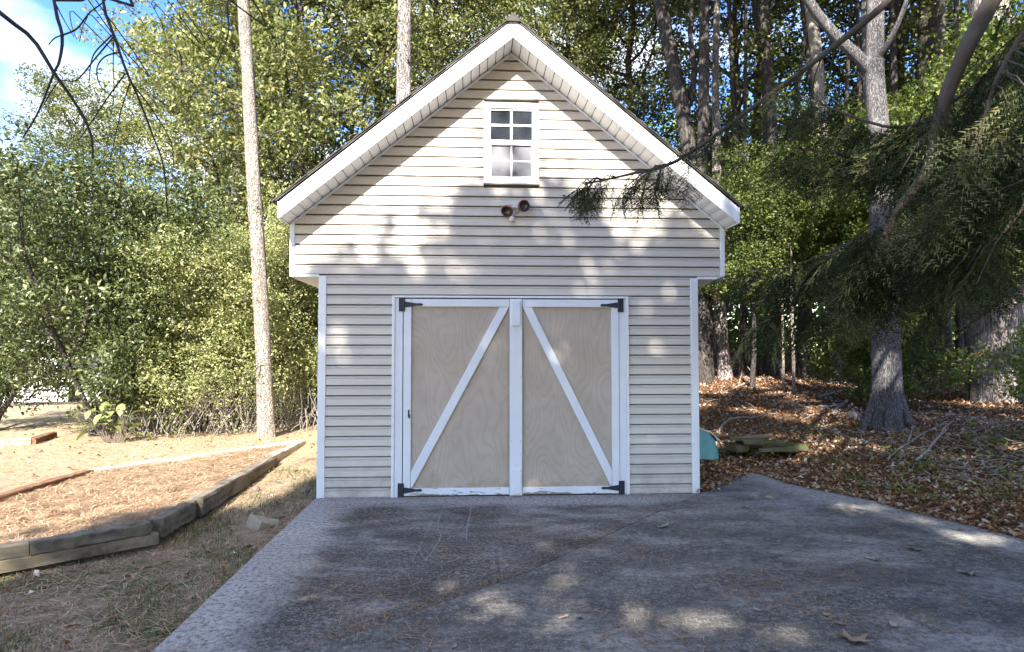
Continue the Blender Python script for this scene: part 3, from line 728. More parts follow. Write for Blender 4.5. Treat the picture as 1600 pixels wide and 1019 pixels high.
place(MAGN,'glossy_leaf_tree','broad low tree with glossy dark leaves and several stems at the left lawn edge','tree',onground(DP(158,600,12.6)),.4,.86)
place(MAGN,'glossy_leaf_tree','glossy dark leaved tree cut by the left edge of the photo','tree',onground(DP(-15,600,14.5)),2.4,.85)
place(BUSH,'bush','large feathery yellow green bush left of the bare pine trunk','bush',onground(DP(322,600,12.6),-.1),.3,(1.05,1.05,1.0))
place(BUSH,'bush','yellow green bush directly behind the bare pine trunk','bush',onground(DP(410,600,13.6),-.1),2.3,(.95,.95,1.12))
place(BUSH,'bush','tangled bush touching the left corner of the shed','bush',onground(DP(488,600,14.2),-.1),4.3,(1.0,1.0,1.30))
place(BUSH,'bush','small yellow green bush at the foot of the glossy leaved tree','bush',onground(DP(232,600,13.4),-.1),1.3,(.62,.62,.55))
for lb,px,d,rz,s in (('yellow green shrub right of the forked grey trunk',1425,12.5,1.4,.6),
    ('green shrub between pale trunk and forked trunk',1335,13.6,4.0,.5),('low green shrub at the right edge of the wood',1700,10.2,2.7,.5),
):
    place(UNDER,'shrub',lb,'shrub',onground(DP(px,548,d),-.02),rz,s)

# individually shaped trunks
def trunk_tree(name,label,base,way,wpx,limbs=(),bark='bark_grey',crown=None,crown_s=1.,flare=.4,sides=20,topz=None,rough=.05,cz=0):
    """base: (px,py) on ground; way: list of (px,py) up the trunk at the same distance; wpx: widths in px at base/way"""
    b=G(*base); d=math.hypot(b[0]-CAM[0],b[1]-CAM[1]); pts=[b-np.array([0,0,.15])]; rad=[wpx[0]/FPX*d/2]
    for (x,y),w_ in zip(way,wpx[1:]): pts.append(DP(x,y,d)); rad.append(w_/FPX*d/2)
    P=np.array(pts)-b
    n=44; tt_=(np.linspace(0,1,n)**1.9)*(len(P)-1); Q=spline(P,n,tt_); r=np.interp(tt_,np.arange(len(P)),rad)
    V1,F1_=tubes([(Q,r)],sides,rough,int(base[0]),flare)
    paths=[]
    for lm in limbs:
        L=[DP(x,y,d+dd)-b for x,y,dd in lm[0]]; q=spline(L,9); paths.append((q,np.linspace(lm[1],lm[2],9)/FPX*d/2))
    if paths:
        V2,F2_=tubes(paths,8,.03,3); V1=np.vstack([V1,V2]); F1_=np.vstack([F1_,F2_+len(V1)-len(V2)])
    e=ob(name,None,loc=tuple(b)); tag(e,label,'tree'); ob('trunk',mesh_np('trunk',V1,F1_,[M[bark]],smooth=True),e)
    if crown: 
        top=Q[-1]; ob('crown',crown,e,loc=(top[0],top[1],top[2]-cz),rot=(0,0,base[0]*.7),scale=crown_s)
    return e
# high crowns, made once: leaves hang round a short axis
SHADE=grow(31,13.6,.26,.30,40,4.1,.3,42000,.17,.42,M['leaf_green'],M['bark_grey'],name='shade',prof=lambda u: 1.0 if u<.85 else .8)
HC=grow(21,4.5,.10,.1,22,2.6,.5,16000,.12,.40,M['leaf_green'],M['bark_grey'],name='high')
def pinecrown(seed=22):
    rg=np.random.RandomState(seed); paths=[(np.array([[0,0,0],[.1,0,2.2],[0,.1,4.5]]),[.1,.07,.02])]; P=[];A=[]
    for i in range(26):
        z=.2+4.1*i/26; az=i*2.4; L=(2.3*(1-z/5.5))*(.7+.5*rg.rand()); d=np.array([cos(az),sin(az),.25]); s=np.linspace(0,1,6)[:,None]
        q=np.array([0,0,z])+d*L*s+rg.randn(6,3)*.05*s; paths.append((q,np.linspace(.035,.008,6)))
        for k in range(9):
            c=q[rg.randint(2,6)]+rg.randn(3)*.22; m=26; dd=nrm(rg.randn(m,3)+np.array([0,0,.4])); P.append(np.repeat(c[None],m,0)+dd*.07); A.append(dd)
    P=np.concatenate(P);A=np.concatenate(A); N=len(P); sd=nrm(np.cross(A,rg.randn(N,3)))*.007
    V=np.stack([P-A*.07-sd,P-A*.07+sd,P+A*.09],1).reshape(-1,3); F=np.arange(N*3).reshape(-1,3)
    cm=mesh_np('pine_crown',V,F,[M['pineneedle']],np.repeat(rg.rand(N),3))
    V2,F2=tubes(paths,6); return mesh_np('pine_limbs',V2,F2,[M['bark_pine']],smooth=True),cm
PC=pinecrown()
t_=trunk_tree('pine_tree','bare pale pine trunk standing alone on the lawn left of the shed',(418,683),[(410,520),(397,300),(388,120),(380,0),(371,-160),(368,-330)],[25,22,19,18,17,15,11],bark='bark_pale',crown=PC[1],crown_s=.9,flare=.14,rough=.09)
trunk_tree('pine_tree','tall pine trunk rising behind the left roof slope',(630,656),[(632,400),(631,140),(632,0),(633,-200)],[30,27,23,21,15],bark='bark_pine',crown=PC[1],crown_s=1.6,flare=.1,rough=.03)
trunk_tree('leaning_tree','dark leaning trunk rising behind the right roof slope',(1100,594),[(1095,400),(1076,230),(1052,100),(1030,0),(1000,-160)],[30,27,23,21,20,14],
   [([(1068,190,0),(1085,120,.3),(1078,40,.5),(1092,-60,.5)],11,6)],bark='bark_dark',crown=HC[1],crown_s=1.0,flare=.1)
trunk_tree('forked_tree','large grey tree with forked limbs and flared roots on the wood edge',(1387,668),[(1385,560),(1383,440),(1374,230),(1366,110),(1368,0),(1366,-160)],[41,36,34,28,24,22,17],
   [([(1368,118,0),(1340,88,-.1),(1300,50,-.3),(1258,-6,-.5),(1230,-60,-.7)],18,11),([(1376,600,.0),(1362,640,-.08),(1352,664,-.18),(1348,680,-.25)],17,9),([(1392,620,-.1),(1390,655,-.22),(1386,680,-.3)],16,8),([(1400,610,.0),(1414,645,-.05),(1422,664,-.1)],16,8),([(1370,95,0),(1392,60,-.2),(1412,15,-.3),(1430,-40,-.4)],9,5)],bark='bark_grey',crown=HC[1],crown_s=1.7,flare=.42,sides=30)
trunk_tree('pine_tree','massive pine trunk with plated bark at the right edge',(1556,622),[(1560,520),(1562,330),(1553,120),(1548,0),(1545,-150)],[64,58,54,50,48,40],bark='bark_pine',crown=PC[1],crown_s=1.6,flare=.35,sides=34,rough=.07)
trunk_tree('woodland_tree','pale slender trunk curving up beside the saplings',(1310,600),[(1307,520),(1292,330),(1284,200),(1276,90),(1266,0),(1256,-140)],[24,20,18,17,16,15,11],bark='bark_pale',crown=HC[1],crown_s=1.6,flare=.4)
trunk_tree('woodland_tree','thin grey trunk just left of the forked grey tree',(1366,600),[(1362,500),(1360,300),(1352,60),(1350,-140)],[13,12,11,10,8],bark='bark_grey',crown=HC[1],crown_s=1.55,flare=.3)
trunk_tree('woodland_tree','thick dark trunk in deep shade right of the forked grey tree',(1448,582),[(1450,450),(1452,250),(1455,0),(1456,-160)],[46,36,32,28,22],bark='bark_dark',crown=HC[1],crown_s=1.55,flare=.3)
trunk_tree('woodland_tree','narrow shaded trunk close beside the thick dark trunk',(1478,586),[(1476,450),(1472,250),(1470,0),(1470,-120)],[16,14,12,11,9],bark='bark_grey',crown=HC[1],crown_s=1.55,flare=.2)
trunk_tree('woodland_tree','dark trunk half hidden by the white corner post of the shed',(1101,598),[(1098,500),(1096,350),(1100,100),(1101,-100)],[24,20,18,16,12],bark='bark_dark',crown=None,flare=.4)
trunk_tree('woodland_tree','leaning brown trunk second from the shed corner in the wood',(1134,592),[(1127,520),(1122,400),(1118,120),(1121,0),(1124,-120)],[22,18,16,10,9,7],bark='bark_pine',crown=HC[1],crown_s=1.55,flare=.4)
trunk_tree('woodland_tree','slim far trunk against the sky right of the leaning trunk',(1165,588),[(1160,450),(1150,240),(1142,60),(1135,-60)],[11,10,8,7,5],bark='bark_dark',crown=HC[1],crown_s=1.55,flare=.2)
trunk_tree('woodland_tree','upright dark trunk rising to the top edge left of the pale curving trunk',(1215,588),[(1213,420),(1207,200),(1196,60),(1190,-80)],[20,17,15,14,10],bark='bark_dark',crown=HC[1],crown_s=1.55,flare=.2)
trunk_tree('woodland_tree','thin tan trunk between the dark trunk and the massive pine',(1512,612),[(1514,540),(1520,430),(1526,300),(1530,120)],[10,9,7,6,4],bark='bark_pale',flare=.3)
trunk_tree('sapling','thin pale sapling stem on the left of the two by the shed',(1224,612),[(1224,570),(1223,520),(1221,400)],[4.5,4,3.5,2],bark='bark_pale',flare=.2,sides=8)
trunk_tree('sapling','thin pale sapling stem on the right of the two by the shed',(1240,614),[(1240,570),(1238,515),(1236,380)],[5.5,5,4.5,2],bark='bark_pale',flare=.2,sides=8)
far_t=[(1262,584,12),(1178,586,13),(1196,584,9),(1345,588,10),(1402,586,14),(1425,580,9),(1500,588,12),(1530,584,9),(1590,590,16),(1250,586,8),(1330,586,8),(1158,590,8)]
for i,(px,py,w_) in enumerate(far_t):
    trunk_tree('woodland_tree','slim dark trunk standing far back in the shaded wood',(px,py),[(px+rg.randn()*3,420),(px+rg.randn()*8,200),(px+rg.randn()*10,0)],[w_,w_*.85,w_*.7,w_*.5],bark='bark_dark',flare=.2,sides=10)['group']='dark far trunks in the shaded wood'
# far-off woods: one mass
def far_woods():
    rg=np.random.RandomState(77); N=90000
    th=np.radians(rg.uniform(-60,62,N)); d=34+rg.rand(N)*16
    x=CAM[0]+np.sin(th)*d; y=CAM[1]+np.cos(th)*d
    top=np.interp(np.degrees(th),[-60,-38,-25,-5,10,20,60],[7,7.5,11,13,11,15,18])*(1+.16*np.sin(th*31)+.1*np.sin(th*67))
    z=H(x,y)+top*rg.rand(N)**np.where(rg.rand(N)<.4,2.2,.85)
    q=.9; x+=rg.randn(N)*.4; z+=rg.randn(N)*.3
    P=np.stack([x,y,z],1)
    # clumping
    c=rg.randint(0,N,N//28); idx=rg.randint(0,len(c),N); P=P[c[idx]]+rg.randn(N,3)*np.array([.75,.75,.55])
    tint=np.clip(.35+.25*rg.randn(N//28)[idx]+.15*rg.randn(N),0,1)
    return leaves('far_woods',P,.38*(.6+.8*rg.rand(N)),tint,M['leaf_deep'],rg)
def inner_woods():
    rg=np.random.RandomState(78); N=15000
    th=np.radians(rg.uniform(14,46,N)); d=21+rg.rand(N)*9; x=CAM[0]+np.sin(th)*d; y=CAM[1]+np.cos(th)*d
    z=H(x,y)+3.0*rg.rand(N)**1.2; P=np.stack([x,y,z],1); c=rg.randint(0,N,N//30); idx=rg.randint(0,len(c),N); P=P[c[idx]]+rg.randn(N,3)*np.array([.6,.6,.4])
    return leaves('wood_undergrowth',P,.20*(.6+.8*rg.rand(N)),np.clip(.1+.2*rg.rand(N),0,1),M['leaf_deep'],rg)  # low tints put the deep wood's shade into the leaf colour
tag(ob('wood_undergrowth',inner_woods()),'undergrowth with painted dark shade filling the back of the wood between the trunks','undergrowth',kind='stuff')
tag(ob('far_woods',far_woods()),'distant mass of green woodland behind the shed and trees','woods',kind='stuff')

# shade trees behind the photographer
SHADE2=grow(32,13.6,.26,.30,40,4.1,.3,70000,.225,.42,M['leaf_green'],M['bark_grey'],name='shade',prof=lambda u: 1.0 if u<.85 else .8)
def light_gaps(o, seed):
    """prune the crown where the photograph shows sun coming through"""
    me=o.data; n=len(me.vertices); co=np.empty(n*3,np.float32); me.vertices.foreach_get('co',co); co=co.reshape(-1,3)
    ti=np.empty(n,np.float32); me.attributes['tint'].data.foreach_get('value',ti)
    bpy.context.view_layer.update(); Mw=np.array(o.matrix_world); P=co@Mw[:3,:3].T+Mw[:3,3]; c=P.reshape(-1,4,3).mean(1); S=np.array(SUN)
    rgm=np.random.RandomState(seed); N=len(c); t=c[:,1]/S[1]; wx=c[:,0]-S[0]*t; wz=c[:,2]-S[2]*t
    t2=c[:,2]/S[2]; gx=c[:,0]-S[0]*t2; gy=c[:,1]-S[1]*t2; keep=np.ones(N,bool); q=rgm.rand(N)
    top=np.interp(wx,[-2.3,-1.95,-1.7,-1.45,-1.25,-1.0,-.75,-.5,0,.5,.9,1.2,1.6,2.3],[2.1,2.2,2.75,2.25,2.7,2.2,2.6,3.1,3.0,3.15,2.9,2.45,2.75,2.6])
    onw=(wz>0)&(wz<4.6)&(np.abs(wx)<=2.35)
    keep&=~(onw&(np.abs(wx)<=2.35)&(wz>top+rgm.randn(N)*.13)&(q<.97))
    keep&=~(onw&(np.abs(wx)<=2.35)&(wz>2.2+rgm.randn(N)*.1)&(q<.58))
    keep&=~((wz>0)&(wx<-2.35)&(q<.93))
    # soft brighter streaks lower on the wall
    for x,z,a,b,pr in ((1.55,1.75,.22,.45,.6),(1.45,2.2,.5,.18,.5),(-.95,2.35,.12,.3,.8)):
        keep&=~(onw&(((wx-x)/a)**2+((wz-z)/b)**2<1)&(q<pr))
    bx=np.interp(gy,[-6,-2.6,-.9,.2],[-4.8,-3.5,-3.15,-2.0]); keep&=~((~onw)&(gx<bx+rgm.randn(N)*.08)&(q<.97))
    for x,y,a,b,pr in ((2.7,-.35,.42,.26,1),(3.0,-.8,.45,.26,1),(3.25,-1.3,.42,.26,1),(3.45,-1.8,.35,.22,1),(.55,-3.10,.17,.24,1),(.88,-3.22,.20,.16,1),(1.2,-3.4,.18,.16,1),(2.0,-3.2,.25,.14,1),(2.9,-3.0,.3,.12,1),(-.35,-3.0,.20,.12,.9),(-1.6,-1.2,.2,.2,.7),(.3,-1.9,.15,.15,.6)):
        keep&=~((~onw)&(((gx-x)/a)**2+((gy-y)/b)**2<1+rgm.randn(N)*.2)&(q<pr))
    fl=(np.sin(gx*2.1+gy*.7)*np.sin(gy*1.7+.6)+.6*np.sin(gx*5.1-gy*1.9+1)*np.sin(gy*4.3+gx)); keep&=~((~onw)&(gx>2.1)&(gy>.7)&(fl>.12)&(q<.95))
    for x,y,a,b in ((2.5,1.5,.6,.6),(2.9,2.5,.7,.45),(4.2,2.4,.7,.3),(5.2,1.0,.6,.3)): keep&=~((~onw)&(((gx-x)/a)**2+((gy-y)/b)**2<1+rgm.randn(N)*.2)&(q<.9))
    k=np.nonzero(keep)[0]; V=co.reshape(-1,4,3)[k]; ii=np.arange(len(k))[:,None]*4
    o.data=mesh_np('crown',V,np.concatenate([ii+np.array([[0,1,2]]),ii+np.array([[0,2,3]])]),[me.materials[0]],ti.reshape(-1,4)[k].ravel())
SH=[('broad flat topped leafy tree behind the photographer on the lawn side',SHADE2,-1.9,-15.2,.3,1.0),
    ('broad flat topped leafy tree straight behind the photographer',SHADE2,2.2,-15.4,2.3,1.0),
    ('broad leafy tree behind the photographer toward the wood',SHADE2,6.6,-14.6,4.1,1.1),
    ('very tall leafy tree behind the photographer shading the wood',TALL,7.0,-17.0,1.1,1.5),
    ('tall leafy tree beside the driveway beyond the right edge',TALL,9.5,-8.5,4.8,1.0)]
for n_,(lb,pr,x,y,rz,s) in enumerate(SH):
    e=place(pr,'shade_tree',lb,'tree',(x,y,-.1),rz,s)
    if n_<4: light_gaps([c for c in e.children if c.name.startswith('crown')][0],n_)

# ------------------------------------------------------------------ near conifer with hanging boughs
def frond(rg,L=.34):
    """flat drooping spray; returns V (n,3) tris"""
    tri=[]
    n=8
    for k in range(n):
        s=k/n; base=np.array([s*L,0,-.28*L*s*s])
        for sd in (-1,1):
            l=(.17*(1-s)+.06)*(.7+.6*rg.rand()); a=.75+.25*rg.rand(); d=np.array([cos(a),sd*sin(a),-.18+.15*rg.randn()])
            m=max(4,int(l/.019)); 
            for j in range(m):
                t=j/m; c=base+d*l*t-np.array([0,0,.25*l*t*t])
                for s2 in (-1,1):
                    nd=nrm(d+np.array([-d[1],d[0],0])*s2*.75+rg.randn(3)*.09); ln=.028*(.8+.5*rg.rand())
                    sdv=nrm(np.cross(nd,rg.randn(3)))*.0042
                    tri.append([c-sdv,c+sdv,c+nd*ln])
            e=base+d*l; sv=np.array([0,0,.0015]); tri.append([base-sv,base+sv,e-np.array([0,0,.25*l])])
    e=np.array([L,0,-.28*L]); tri.append([np.array([0,-.0025,0]),np.array([0,.0025,0]),e])
    return np.array(tri)
FR=[frond(np.random.RandomState(40+i)) for i in range(5)]
def spray(points, dirs, scales, rg, mat, name):
    Vs=[];Ts=[]
    for p,d,s in zip(points,dirs,scales):
        f=FR[rg.randint(5)]; x=nrm(d); z=nrm(np.array([0,0,1.])-x*x[2]+rg.randn(3)*.3); y=nrm(np.cross(z,x)); z=np.cross(x,y)
        Mx=np.stack([x,y,z],0)*s; Vs.append((f.reshape(-1,3)@Mx+p)); Ts.append(np.full(f.shape[0]*3,np.clip(rg.rand()**1.5+.1*rg.randn(),0,1)))
    V=np.concatenate(Vs); return mesh_np(name,V,np.arange(len(V)).reshape(-1,3),[mat],np.concatenate(Ts))
con=ob('conifer_tree',None,loc=(0,0,0)); CB=np.array([5.3,-1.4,float(H(5.3,-1.4))]); con.location=tuple(CB)
tag(con,'dark conifer just beyond the right edge with boughs hanging over the driveway','tree')
rg=np.random.RandomState(9)
tp=np.array([[0,0,-.1],[.05,0,2],[0,.05,4.5],[.05,0,7],[0,0,9.5]]); V_,F_=tubes([(spline(tp,16),np.linspace(.2,.04,16))],16,.05,1,.4)
ob('trunk',mesh_np('trunk',V_,F_,[M['bark_dark']],smooth=True),con)
tr_at=lambda z: CB+np.array([.03,.02,z])
main=[ # points (px,py,depth), width px start/end ; first entry is the trunk height
 (5.6,[(1640,-150,4.7),(1550,0,4.2),(1478,150,4.1),(1452,260,4.15),(1395,340,4.3),(1370,400,4.4),(1345,430,4.5)],22,5),
 (6.6,[(1600,-190,4.6),(1390,0,4.2),(1300,75,4.2),(1180,165,4.3),(1060,250,4.5),(985,272,4.6),(912,288,4.7)],10,2.5),
 (4.2,[(1660,60,5.0),(1560,190,4.9),(1440,230,5.1),(1330,240,5.3),(1230,230,5.5)],11,3),
 (3.8,[(1660,180,4.7),(1580,230,4.6),(1500,330,4.6),(1440,390,4.8)],9,3),
 (3.2,[(1640,300,5.2),(1540,340,5.2),(1420,370,5.4),(1290,400,5.7)],9,3),
 (4.9,[(1680,0,5.2),(1590,80,5.0),(1500,150,5.0),(1400,200,5.2),(1250,150,5.4)],9,3),
 (3.0,[(1680,330,5.0),(1600,380,4.9),(1510,400,5.0),(1450,430,5.1)],8,3),
 (5.2,[(1700,-100,4.4),(1620,20,4.2),(1560,120,4.0),(1520,250,4.0),(1480,330,4.1)],7,3),
 (5.0,[(1600,260,5.4),(1480,310,6.0),(1350,370,6.4),(1240,415,6.7),(1150,425,6.9)],8,2),
 (4.3,[(1600,330,5.4),(1480,380,6.0),(1370,440,6.4),(1270,480,6.7),(1180,500,6.9)],8,2),
 (2.7,[(1690,250,4.4),(1620,300,4.2),(1560,370,4.2),(1500,400,4.3)],7,2),
]
bp=[]; fpts=[];fd=[];fs=[]
spec=[(60,.85),(80,.55),(100,.9),(66,.9),(80,.85),(105,.95),(14,.8),(62,.9),(75,1.15),(40,1.15),(34,.85)]
for bi,(tz,pp,w0,w1) in enumerate(main):
    P=np.array([tr_at(tz)]+[DP(*q) for q in pp]); Q=spline(P,30); dm=4.5
    bp.append((Q-CB,np.linspace(w0*1.2,w1,30)/FPX*dm/2))
    nf,sc_=spec[bi]
    for k in range(nf):
        if bi==1:
            s=.42+.56*rg.rand(); 
            if rg.rand()<.72: s=.70+.13*rg.rand() if rg.rand()<.62 else .93+.07*rg.rand()
        elif bi==0: s=.45+.55*rg.rand()**.5
        else: s=.22+.78*rg.rand()
        i=int(s*29); c=Q[i]; T=nrm(Q[min(i+1,29)]-Q[max(i-1,0)])
        side=nrm(np.cross(T,[0,0,1]))*(1 if rg.rand()<.5 else -1)
        # secondary twig
        l=(.15+.5*rg.rand())*(1.15-s+(.25 if bi==1 else 0))*1.15*(.75 if bi==1 else 1)
        e=c+(T*.5+side*.9+np.array([0,0,-.35-.3*rg.rand()]))*l
        if k%3==0: bp.append((np.array([c,(c+e)/2+np.array([0,0,.04]),e])-CB,[.005,.004,.0025]))
        t=rg.rand(); fpts.append(c+(e-c)*(.4+.6*t)-CB); d=T*.6+side*(.5+.3*rg.rand())+np.array([0,0,-.6-.6*rg.rand()])+rg.randn(3)*.25
        fd.append(d); fs.append((.65+.6*rg.rand())*sc_)
V_,F_=tubes(bp,9,.12,2); ob('bough',mesh_np('bough',V_,F_,[M['bark_bough']],smooth=True),con)
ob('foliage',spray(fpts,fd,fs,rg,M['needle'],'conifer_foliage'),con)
# bare twigs hanging from a tree behind the camera on the left
bt=ob('bare_branch',None,loc=(-3.4,-6.6,0)); tag(bt,'leafless dark twigs hanging across the sky in the upper left corner','tree')
BTc=np.array([-3.4,-6.6,0.]); dd=2.4
tw=[([(-260,-330,2.6),(-80,-60,2.5),(0,20,2.4),(50,60,2.4),(85,115,2.35),(120,165,2.35),(142,210,2.35),(145,248,2.35)],9,3),
    ([(60,-190,2.6),(84,0,2.5),(97,55,2.45),(93,95,2.4),(84,115,2.38),(60,175,2.4),(36,215,2.4)],7,2),
    ([(120,-150,2.9),(158,0,2.8),(178,55,2.75),(196,108,2.7),(215,150,2.7),(238,210,2.7),(256,262,2.7),(262,340,2.75)],7,2),
    ([(178,57,2.75),(150,90,2.7),(120,125,2.6),(92,128,2.5),(68,165,2.45)],3,1.5),
    ([(97,55,2.45),(120,45,2.4),(140,20,2.4),(165,0,2.4),(185,-30,2.4)],3,1.5),
    ([(97,55,2.45),(85,60,2.4),(76,70,2.4)],2.5,1.5),
    ([(175,55,2.75),(150,80,2.7),(142,100,2.7),(139,130,2.7)],3,1.5),
    ([(187,82,2.72),(165,88,2.7),(152,105,2.7),(154,128,2.7),(166,146,2.7)],3,1.5),
    ([(196,115,2.7),(170,150,2.7),(140,195,2.7),(122,220,2.7)],3,1.5),
    ([(210,135,2.7),(240,175,2.75),(268,225,2.75),(270,280,2.75)],3,1.2),
    ([(203,130,2.7),(190,170,2.7),(180,215,2.7),(172,250,2.7)],2.5,1.2),
    ([(178,60,2.75),(177,100,2.75),(178,150,2.75),(172,180,2.75)],2,1),
    ([(240,-30,2.9),(235,0,2.9),(252,35,2.9),(262,70,2.9),(270,98,2.9)],2,1.2),
    ([(262,-20,2.9),(266,20,2.9),(272,45,2.9),(281,64,2.9)],2,1),
    ([(352,-60,3.4),(354,0,3.4),(357,50,3.4),(345,85,3.4),(334,110,3.4)],5,1.5),
    ([(110,-40,2.6),(109,15,2.6),(112,40,2.6),(120,62,2.6)],2.2,1),
    ([(135,-20,2.5),(138,20,2.5),(130,40,2.5),(124,65,2.5)],2.2,1),
    ([(84,0,2.5),(95,22,2.5),(105,40,2.45),(116,58,2.45)],2.2,1)]
paths=[]
root=np.array([-3.4,-6.6,5.2])
for i,(pp,w0,w1) in enumerate(tw):
    P=[DP(*q) for q in pp]
    if i in (0,1,2,12,13,14,15,16): P=[root+np.array([rg.rand()*.05,0,rg.rand()*.3])]+P
    Q=spline(P,22); paths.append((Q-BTc,np.linspace(w0,w1,22)/FPX*2.6/2*.8))
paths.append((np.array([[0,0,-.1],[.05,0,2],[0,.05,4],[0,0,5.4],[.1,-.1,7]]),[.16,.13,.1,.07,.02]))
V_,F_=tubes(paths,7,.04,4); ob('branches',mesh_np('branches',V_,F_,[M['darktwig']],smooth=True),bt)

# ------------------------------------------------------------------ border timbers
def timber(p0,p1,wd,ht,mat,label,group='landscape timbers edging the straw bed',roll=0,name='landscape_timber'):
    """p0,p1: ends of the top centre line"""
    p0=np.array(p0);p1=np.array(p1); L=np.linalg.norm(p1-p0); rgm=np.random.RandomState(int(L*1000)%9999)
    n=12; V=[];prof=[(-.5,-1),(.5,-1),(.5,-.12),(.42,0),(-.42,0),(-.5,-.12)]
    for i in range(n+1):
        x=L*i/n; jy=rgm.randn()*.003; jz=rgm.randn()*.003
        for a,b in prof: V.append((x,a*wd+jy+rgm.randn()*.003,b*ht+jz+rgm.randn()*.003))
    F=[tuple(range(5,-1,-1)),tuple(range(n*6,n*6+6))]+[(i*6+k,i*6+(k+1)%6,(i+1)*6+(k+1)%6,(i+1)*6+k) for i in range(n) for k in range(6)]
    o=ob(name,pyd(name,V,F,mat)); o.location=tuple(p0); o.rotation_euler=Vector(p1-p0).to_track_quat('X','Z').to_euler(); o.rotation_euler.rotate_axis('X',roll)
    return tag(o,label,'timber',group)
def off(p,q,a):  # shift the line outwards
    d=nrm((q-p)[:2]); n=np.array([-d[1],d[0],0])*a; return n
upz=np.array([0,0,.004])
S0=A0+(Bc-A0)*.17
timber(AL,S0-(Bc-A0)*.003,.12,.082,M['timber'],'upper timber of the two high wall reaching the left photo edge')
timber(S0+(Bc-A0)*.003,Bc,.12,.082,M['timber'],'long upper timber of the two high wall above the shaded grass')
dn=np.array([0,0,-.084])
timber(AL+dn,Bc+(Bc-A0)*.06+dn,.115,.08,M['timber_low'],'yellowish lower timber of the two high wall above the shaded grass')
timber(Bc+(B1-Bc)*.03+np.array([.02,.02,.004]),B1,.125,.14,M['timber'],'short dark timber angling back from the wall corner')
timber(C0,C1,.13,.15,M['timber'],'thick dark timber with a cracked end leading toward the shed')
timber(C1+(D1-C1)*.01+np.array([-.05,.02,-.01]),D1,.11,.10,M['timber_lit'],'thin pale timber at the far end of the straw bed border')
E1=F1+(D1-F1)*.52
timber(F1,E1,.12,.09,M['timber_lit'],'sunlit pale timber along the back of the straw bed on the left')
timber(E1+(D1-F1)*.004,D1-(D1-F1)*.02,.12,.09,M['timber_lit'],'sunlit pale timber along the back of the straw bed near the pine trunk')
timber(FL,F0+(F1-F0)*.25,.11,.10,M['timber_red'],'reddish brown timber at the far left edge of the straw bed')
timber(F0+(F1-F0)*.26,F1,.11,.10,M['timber_red'],'reddish brown timber meeting the pale back timber of the bed')
g1=G(-30,702)+np.array([0,0,.1]); g2=G(46,695)+np.array([0,0,.1]); g3=G(48,695)+np.array([0,0,.09]); g4=G(82,684)+np.array([0,0,.09])
timber(g1,g2,.12,.12,M['timber_lit'],'pale log end timber lying on the far left lawn','loose timbers on the far lawn')
timber(g3,g4,.12,.1,M['timber_red'],'short dark timber lying on the far left lawn','loose timbers on the far lawn')

def rough_box(name,p,dims,rot,mat,label,cat,group=None,bev=.01,jit=.006,seed=0):
    rgm=np.random.RandomState(seed); V=[tuple(np.array(v)+rgm.randn(3)*jit) for v in boxv(-dims[0]/2,dims[0]/2,-dims[1]/2,dims[1]/2,0,dims[2])]
    o=ob(name,pyd(name,V,BF,mat)); o.location=tuple(p); o.rotation_euler=rot; bevel(o,bev,2); return tag(o,label,cat,group)
pb=G(402,826); rough_box('concrete_block',pb-np.array([0,0,.03]),(.15,.19,.12),(.25,.30,.9),M['paver'],'larger tan concrete block tilted in the grass beside the driveway','block',jit=.003)
pb=G(424,822); rough_box('concrete_block',pb-np.array([0,0,.03]),(.10,.17,.085),(-.1,.15,.3),M['paver'],'smaller tan concrete block leaning against the larger one','block',jit=.003,seed=2)
# slabs stacked at the wood's edge
sl_=[(1160,684,.62,.30,.05,.10,'mossy stone slab at the top left of the stack by the wood'),(1190,688,.75,.34,.05,-.05,'long mossy slab in the middle of the stack by the wood'),
     (1222,693,.70,.30,.06,-.12,'dark slab at the right end of the stack by the wood'),(1152,694,.30,.28,.14,.4,'upright green mossed block under the left of the stack'),
     (1135,699,.34,.22,.06,.2,'flat green mossed slab nearest the teal tub'),(1182,697,.32,.28,.07,0,'short slab wedged under the middle of the stack'),
     (1215,701,.62,.26,.05,-.1,'lower slab under the right end of the stack'),(1186,705,.26,.16,.08,.1,'pale block in front of the stack'),
     (1180,684,.66,.25,.035,.03,'thin straw covered slab lying on top of the stack')]
for i,(px,py,a,b,c,r,lb) in enumerate(sl_):
    p=DP(px,py,9.3+.1*(i%3)); gz=float(H(p[0],p[1])); 
    rough_box('mossy_slab',(p[0],p[1],max(p[2]-c*.7,gz-.02)),(a*.8,b*.8,c*.85),(rg.randn()*.02,rg.randn()*.03,r-.05),M['mossy'],lb,'slab','mossy slabs stacked by the wood',.014,.018,i)
# teal tub
tb=G(1086,713); tub=ob('plastic_tub',None,loc=tuple(tb),scale=.86); tag(tub,'upturned faded teal plastic tub leaning behind the right shed corner','tub')
rings=[(0,.44,.34),(.12,.42,.33),(.27,.36,.29),(.37,.24,.22),(.42,.10,.1),(.425,0.001,.001)]
V=[];n=26
for z,a,b in rings:
    for k in range(n):
        t=2*pi*k/n; ex=.6; V.append((a*.72*np.sign(cos(t))*abs(cos(t))**ex,b*np.sign(sin(t))*abs(sin(t))**ex,z))
F=[(i*n+k,i*n+(k+1)%n,(i+1)*n+(k+1)%n,(i+1)*n+k) for i in range(len(rings)-1) for k in range(n)]
ob('shell',pyd('shell',V,F,M['teal'],True),tub)
V_,F_=tubes([(spline([(.32*cos(t),.35*sin(t),.015) for t in np.linspace(0,2*pi,14)],40),np.full(40,.012))],7); ob('rim',mesh_np('rim',V_,F_,[M['teal']],smooth=True),tub)
